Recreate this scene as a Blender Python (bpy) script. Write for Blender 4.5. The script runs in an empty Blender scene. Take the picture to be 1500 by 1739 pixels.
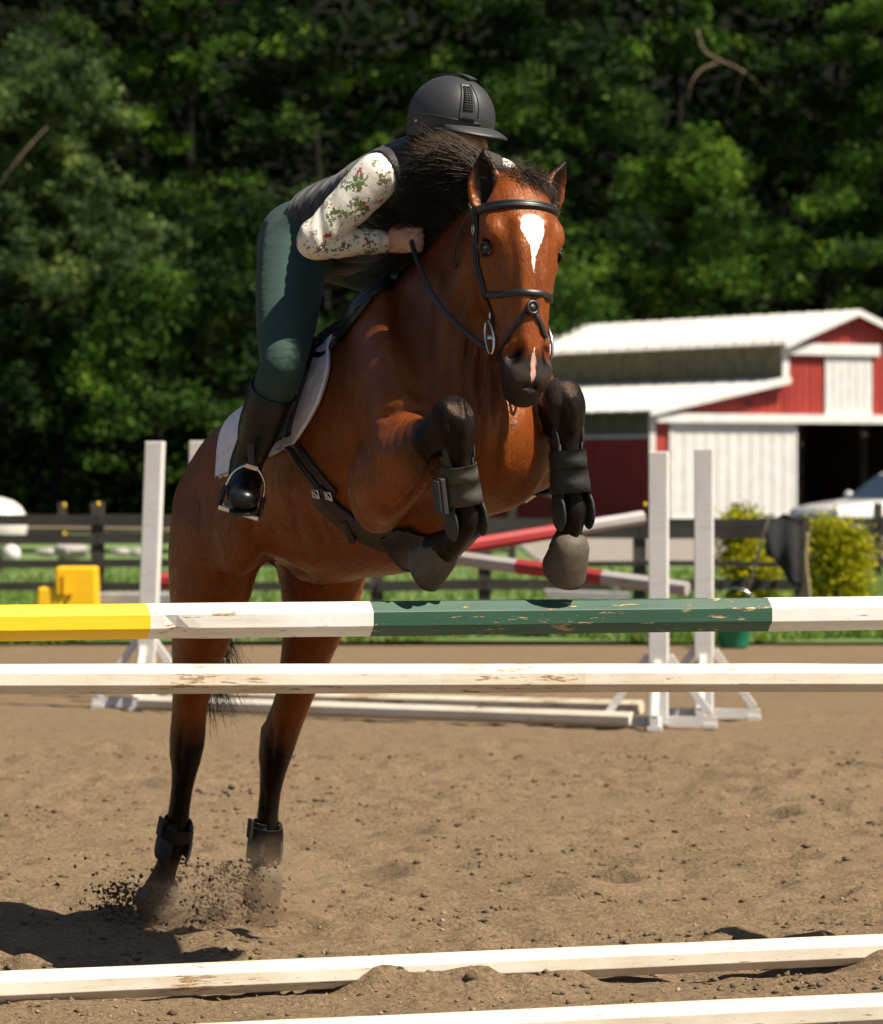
import bpy, math, random
import numpy as np
from mathutils import Vector, Matrix
from mathutils.bvhtree import BVHTree
R = math.radians
rng = np.random.default_rng(7)
random.seed(7)

# ------------------------------------------------------------------ camera, sky, sun, exposure
F = 7440.0           # focal length in pixels of the 1500-pixel-wide photograph
CAM_H = 1.39         # lens height above the arena sand
HOR = 804.0          # row of the horizon
scene = bpy.context.scene
col = scene.collection
cam_d = bpy.data.cameras.new('camera')
cam = bpy.data.objects.new('camera', cam_d); col.objects.link(cam)
cam.location = (0, 0, CAM_H); cam.rotation_euler = (R(90), 0, 0)
cam_d.sensor_fit = 'HORIZONTAL'; cam_d.sensor_width = 36.0
cam_d.lens = F/1500*36.0
cam_d.shift_y = -(869.5-HOR)/1500
cam_d.clip_start = 0.5; cam_d.clip_end = 3000
cam_d.dof.use_dof = True; cam_d.dof.focus_distance = 11.8; cam_d.dof.aperture_fstop = 8.6
scene.camera = cam
SUN_AZ = (0.905, -0.425)  # horizontal direction towards the sun (right, slightly on the camera's side)
SUN_EL = R(54)
w = bpy.data.worlds.new('World'); scene.world = w; w.use_nodes = True
nt = w.node_tree
sky = nt.nodes.new('ShaderNodeTexSky'); sky.sky_type = 'NISHITA'; sky.sun_disc = False
sky.sun_elevation = SUN_EL
sky.sun_rotation = math.atan2(SUN_AZ[0], SUN_AZ[1])
bg = nt.nodes['Background']; bg.inputs[1].default_value = 0.05
nt.links.new(sky.outputs[0], bg.inputs[0])
sd = bpy.data.lights.new('sun', 'SUN'); sd.energy = 5.0; sd.angle = R(0.53); sd.color = (1.0, 0.93, 0.80)
sun = bpy.data.objects.new('sun', sd); col.objects.link(sun)
_l = Vector((SUN_AZ[0]*math.cos(SUN_EL), SUN_AZ[1]*math.cos(SUN_EL), math.sin(SUN_EL))).normalized()
sun.rotation_euler = _l.to_track_quat('Z', 'Y').to_euler(); sun.location = (6, 0, 9)
vs = scene.view_settings
vs.view_transform = 'Standard'; vs.look = 'None'; vs.gamma = 1; vs.use_curve_mapping = False
vs.exposure = 0.98
cy = scene.cycles
cy.use_denoising = True
cy.max_bounces = 8; cy.diffuse_bounces = 3; cy.glossy_bounces = 3; cy.transmission_bounces = 6
cy.volume_bounces = 1; cy.transparent_max_bounces = 8
cy.sample_clamp_indirect = 6.0

# ------------------------------------------------------------------ frames
P0 = np.array([-0.68, 13.05, 0.0])
_psi = R(28)
N = np.array([math.sin(_psi), -math.cos(_psi), 0.0])       # where the horse is heading
RT = np.array([-math.cos(_psi), -math.sin(_psi), 0.0])     # the horse's right
UP = np.array([0, 0, 1.0])
KH = 1.048           # size of the horse (measured from its take-off spot and its shadow)
def toK(p): q = np.array(p, float)*KH; q[2] = CAM_H+(p[2]-CAM_H)*KH; return q
def T(t, s, z): return toK(P0 + t*N + s*RT + np.array([0, 0, z]))
def tsz(p):
    q = np.array(p, float)/KH; q[2] = CAM_H+(p[2]-CAM_H)/KH
    q = q-P0
    return np.array([q[:2]@N[:2], q[:2]@RT[:2], q[2]])
def P(px, py, s):
    """photo pixel + distance from the horse's middle plane -> point"""
    q = (px-750)/F
    b = P0+s*RT
    t = (q*b[1]-b[0])/(N[0]-q*N[1])
    p = b+t*N
    p[2] = CAM_H-(py-HOR)*p[1]/F
    return toK(p)
def PD(px, py, D): return np.array([(px-750)/F*D, D, CAM_H-(py-HOR)*D/F])
def GD(py): return F*CAM_H/(py-HOR)      # distance of level ground seen at a row
def unit(v):
    v = np.asarray(v, float); return v/max(1e-9, np.linalg.norm(v))

# ------------------------------------------------------------------ object helpers
def tag(o, label=None, cat=None, group=None, kind=None):
    if label: o['label'] = label
    if cat: o['category'] = cat
    if group: o['group'] = group
    if kind: o['kind'] = kind
    return o
def thing(name, loc, label, cat, group=None):
    o = bpy.data.objects.new(name, None); col.objects.link(o); o.location = tuple(loc); o.empty_display_size = .05
    return tag(o, label, cat, group)
def mesh_data(name, v, f, m=None, smooth=False):
    me = bpy.data.meshes.new(name)
    if isinstance(f, np.ndarray):
        v = np.ascontiguousarray(v, dtype=np.float32); f = np.ascontiguousarray(f, dtype=np.int32)
        me.vertices.add(len(v)); me.vertices.foreach_set('co', v.ravel())
        n = f.shape[1]
        me.loops.add(f.size); me.loops.foreach_set('vertex_index', f.ravel())
        me.polygons.add(len(f)); me.polygons.foreach_set('loop_start', np.arange(0, f.size, n, dtype=np.int32))
        me.update(calc_edges=True)
    else:
        me.from_pydata([tuple(x) for x in v], [], [tuple(x) for x in f]); me.update()
    if m is not None:
        for mm in (m if isinstance(m, (list, tuple)) else [m]): me.materials.append(mm)
    if smooth: me.polygons.foreach_set('use_smooth', np.ones(len(me.polygons), dtype=bool))
    return me
def obj(name, v, f, m=None, parent=None, smooth=False, kind=None):
    """one mesh object; v are world coordinates, stored relative to the parent"""
    v = np.asarray(v, float)
    if parent is not None:
        o0 = np.zeros(3); q = parent
        while q is not None: o0 += np.array(q.location); q = q.parent
    else:
        o0 = v.mean(0) if kind != 'structure' else np.zeros(3)
        o0 = o0.copy()
        if kind != 'structure': o0[2] = v[:, 2].min()
    me = mesh_data(name, v-o0, f, m, smooth)
    o = bpy.data.objects.new(name, me); col.objects.link(o)
    if parent is not None: o.parent = parent
    else: o.location = tuple(o0)
    if kind: o['kind'] = kind
    return o
class MB:
    """collects shapes into one mesh"""
    def __init__(s): s.v = []; s.f = []; s.n = 0
    def add(s, v, f):
        v = np.asarray(v, float); s.v.append(v); s.f += [tuple(int(i)+s.n for i in q) for q in f]; s.n += len(v); return s
    def box(s, c, ax, hx, ay, hy, az, hz):
        c = np.asarray(c, float); ax, ay, az = unit(ax), unit(ay), unit(az)
        v = [c+ax*hx*i+ay*hy*j+az*hz*k for i in (-1, 1) for j in (-1, 1) for k in (-1, 1)]
        f = [(0,1,3,2),(4,6,7,5),(0,4,5,1),(2,3,7,6),(0,2,6,4),(1,5,7,3)]
        return s.add(v, f)
    def prism(s, poly, ext):
        n = len(poly); a = np.asarray(poly, float); b = a+np.asarray(ext)
        f = [tuple(range(n))[::-1], tuple(range(n, 2*n))]+[(i, (i+1) % n, n+(i+1) % n, n+i) for i in range(n)]
        return s.add(np.vstack([a, b]), f)
    def tube(s, pts, rad, n=8, cap=True, flat=None, lat=None):
        v, f = tube(pts, rad, n, cap, flat, lat); return s.add(v, f)
    def build(s, name, m, parent=None, smooth=False, kind=None):
        return obj(name, np.vstack(s.v), s.f, m, parent, smooth, kind)
def frames(pts, lat=None):
    pts = np.asarray(pts, float); n = len(pts)
    tg = np.gradient(pts, axis=0); tg /= np.maximum(1e-9, np.linalg.norm(tg, axis=1))[:, None]
    if lat is None:
        a = np.array([0, 0, 1.0]) if abs(tg[0][2]) < .9 else np.array([1.0, 0, 0])
        L = []
        for i in range(n):
            a = a-tg[i]*(a@tg[i]); a = unit(a); L.append(a)
        L = np.array(L)
    else:
        L = np.asarray(lat, float)
        if L.ndim == 1: L = np.tile(L, (n, 1))
        L = L-tg*np.sum(L*tg, 1)[:, None]; L /= np.maximum(1e-9, np.linalg.norm(L, axis=1))[:, None]
    return tg, L, np.cross(tg, L)
def tube(pts, rad, n=8, cap=True, flat=None, lat=None):
    pts = np.asarray(pts, float); m = len(pts)
    rad = np.broadcast_to(np.asarray(rad, float), (m,)) if np.ndim(rad) < 2 else np.asarray(rad)
    tg, L, B = frames(pts, lat)
    an = np.arange(n)/n*2*np.pi+np.pi/n
    fl = 1.0 if flat is None else flat
    v = (pts[:, None, :]+rad[:, None, None]*(np.cos(an)[None, :, None]*L[:, None, :]+fl*np.sin(an)[None, :, None]*B[:, None, :])).reshape(-1, 3)
    f = []
    for i in range(m-1):
        for j in range(n):
            a = i*n+j; b = i*n+(j+1) % n
            f.append((a, b, b+n, a+n))
    if cap: f += [tuple(range(n))[::-1], tuple(range((m-1)*n, m*n))]
    return v, f
def strap(pts, nrm, width, thick, taper=False):
    """flat leather strap with rounded section following points, facing nrm"""
    pts = np.asarray(pts, float); nrm = np.asarray(nrm, float); m = len(pts)
    tg = np.gradient(pts, axis=0); tg /= np.maximum(1e-9, np.linalg.norm(tg, axis=1))[:, None]
    sd_ = np.cross(tg, nrm); sd_ /= np.maximum(1e-9, np.linalg.norm(sd_, axis=1))[:, None]
    nn = np.cross(sd_, tg)
    prof = [(-1, 0), (-.85, .8), (0, 1), (.85, .8), (1, 0), (.85, -.5), (-.85, -.5)]
    k = len(prof); V = np.zeros((m, k, 3))
    for j, (a, b) in enumerate(prof): V[:, j] = pts+sd_*a*width/2+nn*b*thick
    f = [(i*k+j, i*k+(j+1) % k, (i+1)*k+(j+1) % k, (i+1)*k+j) for i in range(m-1) for j in range(k)]
    f += [tuple(range(k))[::-1], tuple(range((m-1)*k, m*k))]
    return V.reshape(-1, 3), f
def spline(pts, n):
    """Catmull-Rom through pts, n samples"""
    p = np.asarray(pts, float); m = len(p)
    u = np.linspace(0, m-1, n); i = np.minimum(u.astype(int), m-2); t = (u-i)[:, None]
    g = lambda k: p[np.clip(k, 0, m-1)]
    a, b, c, d = g(i-1), g(i), g(i+1), g(i+2)
    return .5*(2*b+(c-a)*t+(2*a-5*b+4*c-d)*t*t+(3*b-a-3*c+d)*t**3)
def leafs(cent, size, rg, up=0.35):
    """many small leaf faces: folded diamonds"""
    n = len(cent)
    a = rg.normal(size=(n, 3)); a /= np.linalg.norm(a, axis=1)[:, None]
    b = rg.normal(size=(n, 3)); b[:, 2] += up; b -= a*np.sum(a*b, 1)[:, None]; b /= np.linalg.norm(b, axis=1)[:, None]
    c = np.cross(a, b)
    sz = (size*rg.uniform(.6, 1.35, n))[:, None]
    v = np.stack([cent-a*sz*.5, cent+b*sz*.28+c*sz*.06, cent+a*sz*.55, cent-b*sz*.28+c*sz*.06], 1).reshape(-1, 3)
    f = np.arange(4*n, dtype=np.int32).reshape(n, 4)
    return v, f

# ------------------------------------------------------------------ materials
MATS = {}
def nodes_of(name):
    m = bpy.data.materials.new(name); m.use_nodes = True
    t = m.node_tree; b = t.nodes['Principled BSDF']
    return m, t, b
def nd(t, kind, **kw):
    n = t.nodes.new('ShaderNode'+kind)
    for k, v in kw.items():
        if k.startswith('i_'):
            key = k[2:]; n.inputs[int(key) if key.isdigit() else key].default_value = v
        else: setattr(n, k, v)
    return n
def noise(t, scale, detail=4, rough=.55, stretch=None, coord='Object', w_=0.0):
    tc = nd(t, 'TexCoord'); mp = nd(t, 'Mapping')
    if stretch: mp.inputs['Scale'].default_value = stretch
    mp.inputs['Location'].default_value = (w_, w_*1.7, w_*.6)
    t.links.new(tc.outputs[coord], mp.inputs[0])
    n = nd(t, 'TexNoise'); n.inputs['Scale'].default_value = scale; n.inputs['Detail'].default_value = detail; n.inputs['Roughness'].default_value = rough
    t.links.new(mp.outputs[0], n.inputs['Vector'])
    return n
def ramp(t, src, stops):
    r = nd(t, 'ValToRGB'); e = r.color_ramp.elements
    while len(e) < len(stops): e.new(.5)
    for k, (p, c) in enumerate(stops):
        e[k].position = p; e[k].color = (*c, 1) if len(c) == 3 else c
    t.links.new(src, r.inputs[0]); return r
def mixc(t, fac, a, b, mode='MIX'):
    m = nd(t, 'Mix', data_type='RGBA', blend_type=mode)
    for k, x in ((0, fac), (6, a), (7, b)):
        if isinstance(x, (int, float)): m.inputs[k].default_value = x
        elif isinstance(x, tuple): m.inputs[k].default_value = (*x, 1) if len(x) == 3 else x
        else: t.links.new(x, m.inputs[k])
    return m.outputs[2]
def mathn(t, op, a, b=0.0, clamp=False):
    m = nd(t, 'Math', operation=op, use_clamp=clamp)
    for k, x in ((0, a), (1, b)):
        if isinstance(x, (int, float)): m.inputs[k].default_value = x
        else: t.links.new(x, m.inputs[k])
    return m.outputs[0]
def bumpn(t, b, h, strength=.3, dist=.01, prev=None):
    n = nd(t, 'Bump'); n.inputs['Strength'].default_value = strength; n.inputs['Distance'].default_value = dist
    t.links.new(h, n.inputs['Height'])
    if prev is not None: t.links.new(prev.outputs[0], n.inputs['Normal'])
    t.links.new(n.outputs[0], b.inputs['Normal']); return n
def plain(name, c, rough=.6, var=.18, scale=30, bump=.1, spec=.4, metal=0, dist=.004, stretch=None, sheen=0):
    if name in MATS: return MATS[name]
    m, t, b = nodes_of(name)
    n = noise(t, scale, 5, .6, stretch)
    lo = tuple(x*(1-var) for x in c); hi = tuple(min(1, x*(1+var)) for x in c)
    r = ramp(t, n.outputs[0], [(.3, lo), (.7, hi)])
    t.links.new(r.outputs[0], b.inputs['Base Color'])
    rr = ramp(t, n.outputs[0], [(.2, (min(1, rough*1.15),)*3), (.8, (rough*.85,)*3)]); t.links.new(rr.outputs[0], b.inputs['Roughness'])
    b.inputs['Specular IOR Level'].default_value = spec; b.inputs['Metallic'].default_value = metal
    if sheen: b.inputs['Sheen Weight'].default_value = sheen; b.inputs['Sheen Roughness'].default_value = .5
    if bump: bumpn(t, b, n.outputs[0], bump, dist)
    MATS[name] = m; return m
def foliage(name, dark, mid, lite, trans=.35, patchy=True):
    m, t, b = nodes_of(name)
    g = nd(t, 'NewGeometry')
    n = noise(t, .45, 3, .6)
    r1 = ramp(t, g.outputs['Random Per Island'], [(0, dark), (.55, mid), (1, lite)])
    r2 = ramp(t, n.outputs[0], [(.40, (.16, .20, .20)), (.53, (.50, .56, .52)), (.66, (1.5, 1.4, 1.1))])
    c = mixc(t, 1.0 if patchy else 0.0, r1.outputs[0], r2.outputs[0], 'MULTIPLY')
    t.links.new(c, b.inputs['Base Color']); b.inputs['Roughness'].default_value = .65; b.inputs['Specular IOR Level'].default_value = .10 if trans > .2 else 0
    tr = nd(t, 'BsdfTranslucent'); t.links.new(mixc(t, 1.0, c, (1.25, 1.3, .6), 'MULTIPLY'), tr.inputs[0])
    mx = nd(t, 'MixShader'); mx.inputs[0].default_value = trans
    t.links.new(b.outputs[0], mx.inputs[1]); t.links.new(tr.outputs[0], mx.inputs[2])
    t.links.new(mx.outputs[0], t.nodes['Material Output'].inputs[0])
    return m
def painted_wood(name, paint, chips=.12, dirt=.35, wood=(.33, .2, .1), chip_scale=9):
    """old paint on a planed pole: flaking along the grain, hairline cracks, dust"""
    m, t, b = nodes_of(name)
    g = noise(t, chip_scale, 6, .7, (.22, 1.6, 1.6))
    big = noise(t, 2.2, 3, .5, (.8, 1, 1), w_=3)
    grain = noise(t, 55, 4, .6, (.04, 1, 1), w_=5)
    fine = noise(t, 160, 3, .6, w_=9)
    s = mathn(t, 'ADD', g.outputs[0], mathn(t, 'MULTIPLY', mathn(t, 'SUBTRACT', big.outputs[0], .5), .5))
    chip = ramp(t, s, [(.66-chips, (0, 0, 0)), (.685-chips, (1, 1, 1))])
    p1 = mixc(t, ramp(t, big.outputs[0], [(.35, (0,)*3), (.75, (dirt,)*3)]).outputs[0], paint, tuple(x*y for x, y in zip(paint, (.82, .72, .58))))
    p2 = mixc(t, ramp(t, grain.outputs[0], [(.27, (.40,)*3), (.47, (0,)*3)]).outputs[0], p1, tuple(x*.55 for x in paint))
    st1 = noise(t, 7, 5, .65, (.5, 1.2, 1.2), w_=12)
    p2 = mixc(t, ramp(t, st1.outputs[0], [(.42, (0,)*3), (.68, (dirt*.85,)*3)]).outputs[0], p2, tuple(x*y for x, y in zip(paint, (.66, .55, .42))))
    p2 = mixc(t, ramp(t, grain.outputs[0], [(.58, (0,)*3), (.75, (.45 if max(paint) < .3 else 0.0,)*3)]).outputs[0], p2, tuple(min(.9, x*2.2+.02) for x in paint))
    sp = ramp(t, fine.outputs[0], [(.64, (0,)*3), (.70, (dirt*.9,)*3)])
    p3 = mixc(t, sp.outputs[0], p2, (.22, .15, .09))
    wd = ramp(t, fine.outputs[0], [(.3, tuple(x*.55 for x in wood)), (.7, tuple(x*1.3 for x in wood))])
    c = mixc(t, chip.outputs[0], p3, wd.outputs[0])
    t.links.new(c, b.inputs['Base Color']); b.inputs['Roughness'].default_value = .55; b.inputs['Specular IOR Level'].default_value = .35
    h = mathn(t, 'SUBTRACT', mathn(t, 'MULTIPLY', grain.outputs[0], .6), chip.outputs[0])
    bumpn(t, b, h, .5, .0025)
    return m

# ------------------------------------------------------------------ soft-union solids
class Field:
    def __init__(s, lo, hi, h):
        s.lo = np.asarray(lo, float); s.h = h
        s.n = np.ceil((np.asarray(hi)-s.lo)/h).astype(int)+1
        s.g = np.full(s.n, .5, np.float32); s.segs = []
    def _sub(s, lo, hi):
        a = np.clip(np.floor((lo-s.lo)/s.h).astype(int), 0, s.n-1); b = np.clip(np.ceil((hi-s.lo)/s.h).astype(int)+1, 1, s.n)
        if np.any(b <= a): return None
        ax = [(s.lo[i]+s.h*np.arange(a[i], b[i])).astype(np.float32) for i in range(3)]
        return tuple(slice(a[i], b[i]) for i in range(3)), ax
    @staticmethod
    def seg_d(X, Y, Z, A, B, l, n, e, L, ra, rb):
        q = (X-A[0], Y-A[1], Z-A[2])
        ct = q[0]*e[0]+q[1]*e[1]+q[2]*e[2]
        t = np.clip(ct/L, 0, 1); c = ct-t*L
        x = q[0]*l[0]+q[1]*l[1]+q[2]*l[2]; y = q[0]*n[0]+q[1]*n[1]+q[2]*n[2]
        a = ra[0]+(ra[1]-ra[0])*t; b = rb[0]+(rb[1]-rb[0])*t; m = np.minimum(a, b)
        k0 = np.sqrt((x/a)**2+(y/b)**2+(c/m)**2); k1 = np.sqrt((x/a**2)**2+(y/b**2)**2+(c/m**2)**2)
        return k0*(k0-1)/(k1+1e-5), t
    def _apply(s, sl, d, k, op):
        g = s.g[sl]
        if op == 'add':
            if k <= 0: s.g[sl] = np.minimum(g, d)
            else:
                h = np.maximum(k-np.abs(g-d), 0)/k; s.g[sl] = np.minimum(g, d)-h*h*k*.25
        else:
            d = -d
            if k <= 0: s.g[sl] = np.maximum(g, d)
            else:
                h = np.maximum(k-np.abs(g-d), 0)/k; s.g[sl] = np.maximum(g, d)+h*h*k*.25
    def chain(s, st, lat=None, k=.03, op='add', sub=3, infl=0.0, val=None):
        """st: list of (centre, half-width along lat, half-depth); smooth loft"""
        lat = RT if lat is None else np.asarray(lat, float)
        C = np.array([x[0] for x in st], float); A = np.array([[x[1], x[2]] for x in st], float)*KH+infl
        V = np.array([0.0]*len(st) if val is None else val)
        if sub > 1 and len(st) > 2:
            m = (len(st)-1)*sub+1; C = spline(C, m); A = np.maximum(spline(A, m), .004); V = np.interp(np.linspace(0, len(st)-1, m), np.arange(len(st)), V)
        mar = A.max()+k+3*s.h
        r = s._sub(C.min(0)-mar, C.max(0)+mar)
        if r is None: return
        sl, ax = r; lo0 = [x.start for x in sl]
        D = np.full([len(a) for a in ax], .5, np.float32)
        for i in range(len(C)-1):
            e = C[i+1]-C[i]; L = np.linalg.norm(e)
            if L < 1e-6: continue
            e = e/L; l = unit(lat-e*(lat@e)); n = np.cross(e, l)
            mm = max(A[i].max(), A[i+1].max())+k+2*s.h
            r2 = s._sub(np.minimum(C[i], C[i+1])-mm, np.maximum(C[i], C[i+1])+mm)
            if r2 is None: continue
            s2, a2 = r2
            loc = tuple(slice(s2[j].start-lo0[j], s2[j].stop-lo0[j]) for j in range(3))
            X, Y, Z = np.meshgrid(*a2, indexing='ij', sparse=True)
            d, _ = s.seg_d(X, Y, Z, C[i], C[i+1], l, n, e, L, (A[i][0], A[i+1][0]), (A[i][1], A[i+1][1]))
            D[loc] = np.minimum(D[loc], d)
            if op == 'add': s.segs.append((C[i], C[i+1], l, n, e, L, (A[i][0], A[i+1][0]), (A[i][1], A[i+1][1]), V[i], V[i+1]))
        s._apply(sl, D, k, op)
    def blob(s, c, axes, r, k=.03, op='add', val=0.0):
        """ellipsoid with axes (two vectors; third is their cross) and radii r"""
        a = unit(axes[0]); b = unit(np.asarray(axes[1])-a*(np.asarray(axes[1])@a)); n = np.cross(a, b)
        r = [x*KH for x in r]
        c = np.asarray(c, float); mar = max(r)+k+3*s.h
        q = s._sub(c-mar, c+mar)
        if q is None: return
        sl, ax = q
        X, Y, Z = np.meshgrid(*ax, indexing='ij', sparse=True); X = X-c[0]; Y = Y-c[1]; Z = Z-c[2]
        u = [X*v[0]+Y*v[1]+Z*v[2] for v in (a, b, n)]
        k0 = np.sqrt(sum((u[i]/r[i])**2 for i in range(3))); k1 = np.sqrt(sum((u[i]/r[i]**2)**2 for i in range(3)))
        s._apply(sl, (k0*(k0-1)/(k1+1e-5)).astype(np.float32), k, op)
        if op == 'add': s.segs.append((c-n*1e-3, c+n*1e-3, a, b, n, 2e-3, (r[0], r[0]), (r[1], r[1]), val, val))
    def mesh(s, smooth=2):
        """surface nets"""
        g = s.g; n = np.array(g.shape); neg = g < 0
        cs = np.zeros(n-1, np.uint8)
        for i in (0, 1):
            for j in (0, 1):
                for k in (0, 1): cs += neg[i:n[0]-1+i, j:n[1]-1+j, k:n[2]-1+k]
        I, J, K = np.nonzero((cs > 0) & (cs < 8))
        idx = np.full(n-1, -1, np.int32); idx[I, J, K] = np.arange(len(I))
        acc = np.zeros((len(I), 3)); cnt = np.zeros(len(I))
        cor = [(0,0,0),(1,0,0),(0,1,0),(1,1,0),(0,0,1),(1,0,1),(0,1,1),(1,1,1)]
        for a in range(8):
            for b in range(a+1, 8):
                da = np.array(cor[b])-np.array(cor[a])
                if np.abs(da).sum() != 1: continue
                va = g[I+cor[a][0], J+cor[a][1], K+cor[a][2]]; vb = g[I+cor[b][0], J+cor[b][1], K+cor[b][2]]
                m = (va < 0) != (vb < 0); t = np.where(m, va/np.where(m, va-vb, 1), 0)
                acc += np.where(m[:, None], np.array(cor[a])+t[:, None]*da, 0); cnt += m
        V = (np.stack([I, J, K], 1)+acc/cnt[:, None])*s.h+s.lo
        Fs = []
        for axis in range(3):
            sl0 = [slice(None)]*3; sl1 = [slice(None)]*3; sl0[axis] = slice(0, -1); sl1[axis] = slice(1, None)
            ch = neg[tuple(sl0)] != neg[tuple(sl1)]
            e = np.nonzero(ch); e = list(e)
            o = [x for x in range(3) if x != axis]
            ok = (e[o[0]] > 0) & (e[o[1]] > 0) & (e[o[0]] < n[o[0]]-1) & (e[o[1]] < n[o[1]]-1)
            e = [x[ok] for x in e]
            inside = neg[tuple(e)]
            def cell(d0, d1):
                c = [x.copy() for x in e]; c[o[0]] = c[o[0]]-d0; c[o[1]] = c[o[1]]-d1; return idx[tuple(c)]
            q = np.stack([cell(1, 1), cell(0, 1), cell(0, 0), cell(1, 0)], 1)
            fl = inside if axis != 1 else ~inside
            q = np.where(fl[:, None], q, q[:, ::-1]); Fs.append(q)
        Fq = np.vstack(Fs)
        Ed = np.vstack([Fq[:, [0, 1]], Fq[:, [1, 2]], Fq[:, [2, 3]], Fq[:, [3, 0]]])
        deg = np.bincount(Ed[:, 0], minlength=len(V))+np.bincount(Ed[:, 1], minlength=len(V))
        for _ in range(smooth):
            for lam in (.55, -.4) if _ % 2 == 0 else (.55, -.3):
                S = np.zeros_like(V)
                for c in range(3):
                    S[:, c] = np.bincount(Ed[:, 0], V[Ed[:, 1], c], len(V))+np.bincount(Ed[:, 1], V[Ed[:, 0], c], len(V))
                V = V+lam*(S/deg[:, None]-V)
        return V, Fq
    def value(s, V):
        """blend of the per-station values at points"""
        best = np.full(len(V), 9.0); out = np.zeros(len(V))
        for (A, B, l, n, e, L, ra, rb, v0, v1) in s.segs:
            m = max(ra+rb)+.05
            sel = np.nonzero(np.all((V > np.minimum(A, B)-m) & (V < np.maximum(A, B)+m), axis=1))[0]
            if len(sel) == 0: continue
            d, t = s.seg_d(V[sel, 0], V[sel, 1], V[sel, 2], A, B, l, n, e, L, ra, rb)
            u = d < best[sel]; k = sel[u]; best[k] = d[u]; out[k] = v0+(v1-v0)*t[u]
        return out
def set_attr(me, name, arr):
    a = me.attributes.new(name, 'FLOAT', 'POINT'); a.data.foreach_set('value', np.ascontiguousarray(arr, np.float32))
# ================================================================== ground
def vnoise(x, y, seed, sc):
    """value noise for vertex heights"""
    r = np.random.default_rng(seed); g = r.random((64, 64)).astype(np.float32)
    x = x/sc; y = y/sc; i = np.floor(x).astype(int); j = np.floor(y).astype(int); fx = x-i; fy = y-j
    fx = fx*fx*(3-2*fx); fy = fy*fy*(3-2*fy); G = lambda a, b: g[a % 64, b % 64]
    return (G(i, j)*(1-fx)+G(i+1, j)*fx)*(1-fy)+(G(i, j+1)*(1-fx)+G(i+1, j+1)*fx)*fy-.5
# the jump: line of the poles in plan
JL = np.array([-1.159, 11.5]); JR = np.array([1.26, 12.5]); JU = (JR-JL)/np.linalg.norm(JR-JL); JN = np.array([JU[1], -JU[0]])
def jump_at(px):
    """point of the jump line seen at column px"""
    q = (px-750)/F; k = (q*JL[1]-JL[0])/(JU[0]-q*JU[1]); return JL+JU*k
def mound(x, y, c, rx, ry, h): return h*np.exp(-((x-c[0])/rx)**2-((y-c[1])/ry)**2)
def sand_height(x, y):
    near = np.clip((30-y)/10, 0, 1)
    h = near*(.016*vnoise(x, y*.8, 1, .55)+.022*vnoise(x, y, 2, .22)+.022*vnoise(x, y, 3, .10)+.020*vnoise(x, y, 4, .05)*(.4+1.2*np.clip(vnoise(x, y, 14, .6)+.4, 0, 1)))
    h = h+.03*vnoise(x, y, 5, 3.0)*near
    # hoof pocks
    r = np.random.default_rng(12)
    for k in range(420):
        cx, cyy = r.uniform(-2.7, 2.7), 12.2+10.5*r.random(); a = r.uniform(.045, .11)
        d = ((x-cx)**2+((y-cyy)*.7)**2)/a**2
        h = h-.034*np.exp(-d)*r.uniform(.4, 1.2)+.014*np.exp(-(np.sqrt(d)-1.7)**2*3)*r.uniform(.3, 1.2)
    # sand pushed up in front of the ground pole
    for px, off, rx, ry, hh in ((690, .07, .20, .06, .055), (640, .10, .10, .05, .035), (945, .11, .11, .07, .045), (1480, .13, .10, .06, .05), (800, .16, .25, .10, .03), (330, .16, .5, .09, .02)):
        c = jump_at(px)+JN*off
        h = h+mound(x, y, c, rx, ry, hh)*(1+.8*vnoise(x, y, 8, .06))
    c = jump_at(1250)+JN*.02
    h = h-mound(x, y, c, .30, .14, .045)
    c = jump_at(250)+JN*.03; h = h-mound(x, y, c, .5, .12, .012)
    return h
def sand_mat():
    m, t, b = nodes_of('arena_sand')
    a = noise(t, 1.3, 4, .6, (1, .6, 1)); c = noise(t, 9, 5, .65, w_=3); d = noise(t, 60, 5, .7, w_=6); e = noise(t, 260, 3, .7, w_=1)
    col1 = ramp(t, a.outputs[0], [(.3, (.215, .143, .078)), (.7, (.31, .212, .12))]).outputs[0]
    col2 = ramp(t, c.outputs[0], [(.3, (.13, .084, .047)), (.48, (.265, .18, .102)), (.75, (.36, .252, .148))]).outputs[0]
    k = mixc(t, .5, col1, col2)
    k = mixc(t, .55, k, ramp(t, d.outputs[0], [(.30, (.022, .014, .007)), (.41, (.145, .093, .052)), (.56, (.295, .202, .115)), (.72, (.42, .30, .185))]).outputs[0])
    k = mixc(t, ramp(t, e.outputs[0], [(.66, (0,)*3), (.72, (.55,)*3)]).outputs[0], k, (.42, .35, .26))
    t.links.new(k, b.inputs['Base Color']); b.inputs['Roughness'].default_value = .95; b.inputs['Specular IOR Level'].default_value = .15
    b1 = bumpn(t, b, e.outputs[0], .5, .006); b2 = bumpn(t, b, d.outputs[0], 1.0, .035, b1); bumpn(t, b, c.outputs[0], .6, .04, b2)
    return m
M_SAND = sand_mat()
def sheet(name, xs, ys, hf, m):
    X, Y = np.meshgrid(xs, ys, indexing='ij'); Z = hf(X, Y)
    v = np.stack([X, Y, Z], -1).reshape(-1, 3); a, b = len(xs), len(ys)
    i = (np.arange(a-1)[:, None]*b+np.arange(b-1)[None, :]).ravel()
    f = np.stack([i, i+b, i+b+1, i+1], 1).astype(np.int32)
    return obj(name, v, f, m, None, True, 'structure')
def warp(a, b, n, near, p=1.6):
    u = np.linspace(-1, 1, n); return np.sign(u)*np.abs(u)**p*(b-a)/2+(a+b)/2
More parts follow.
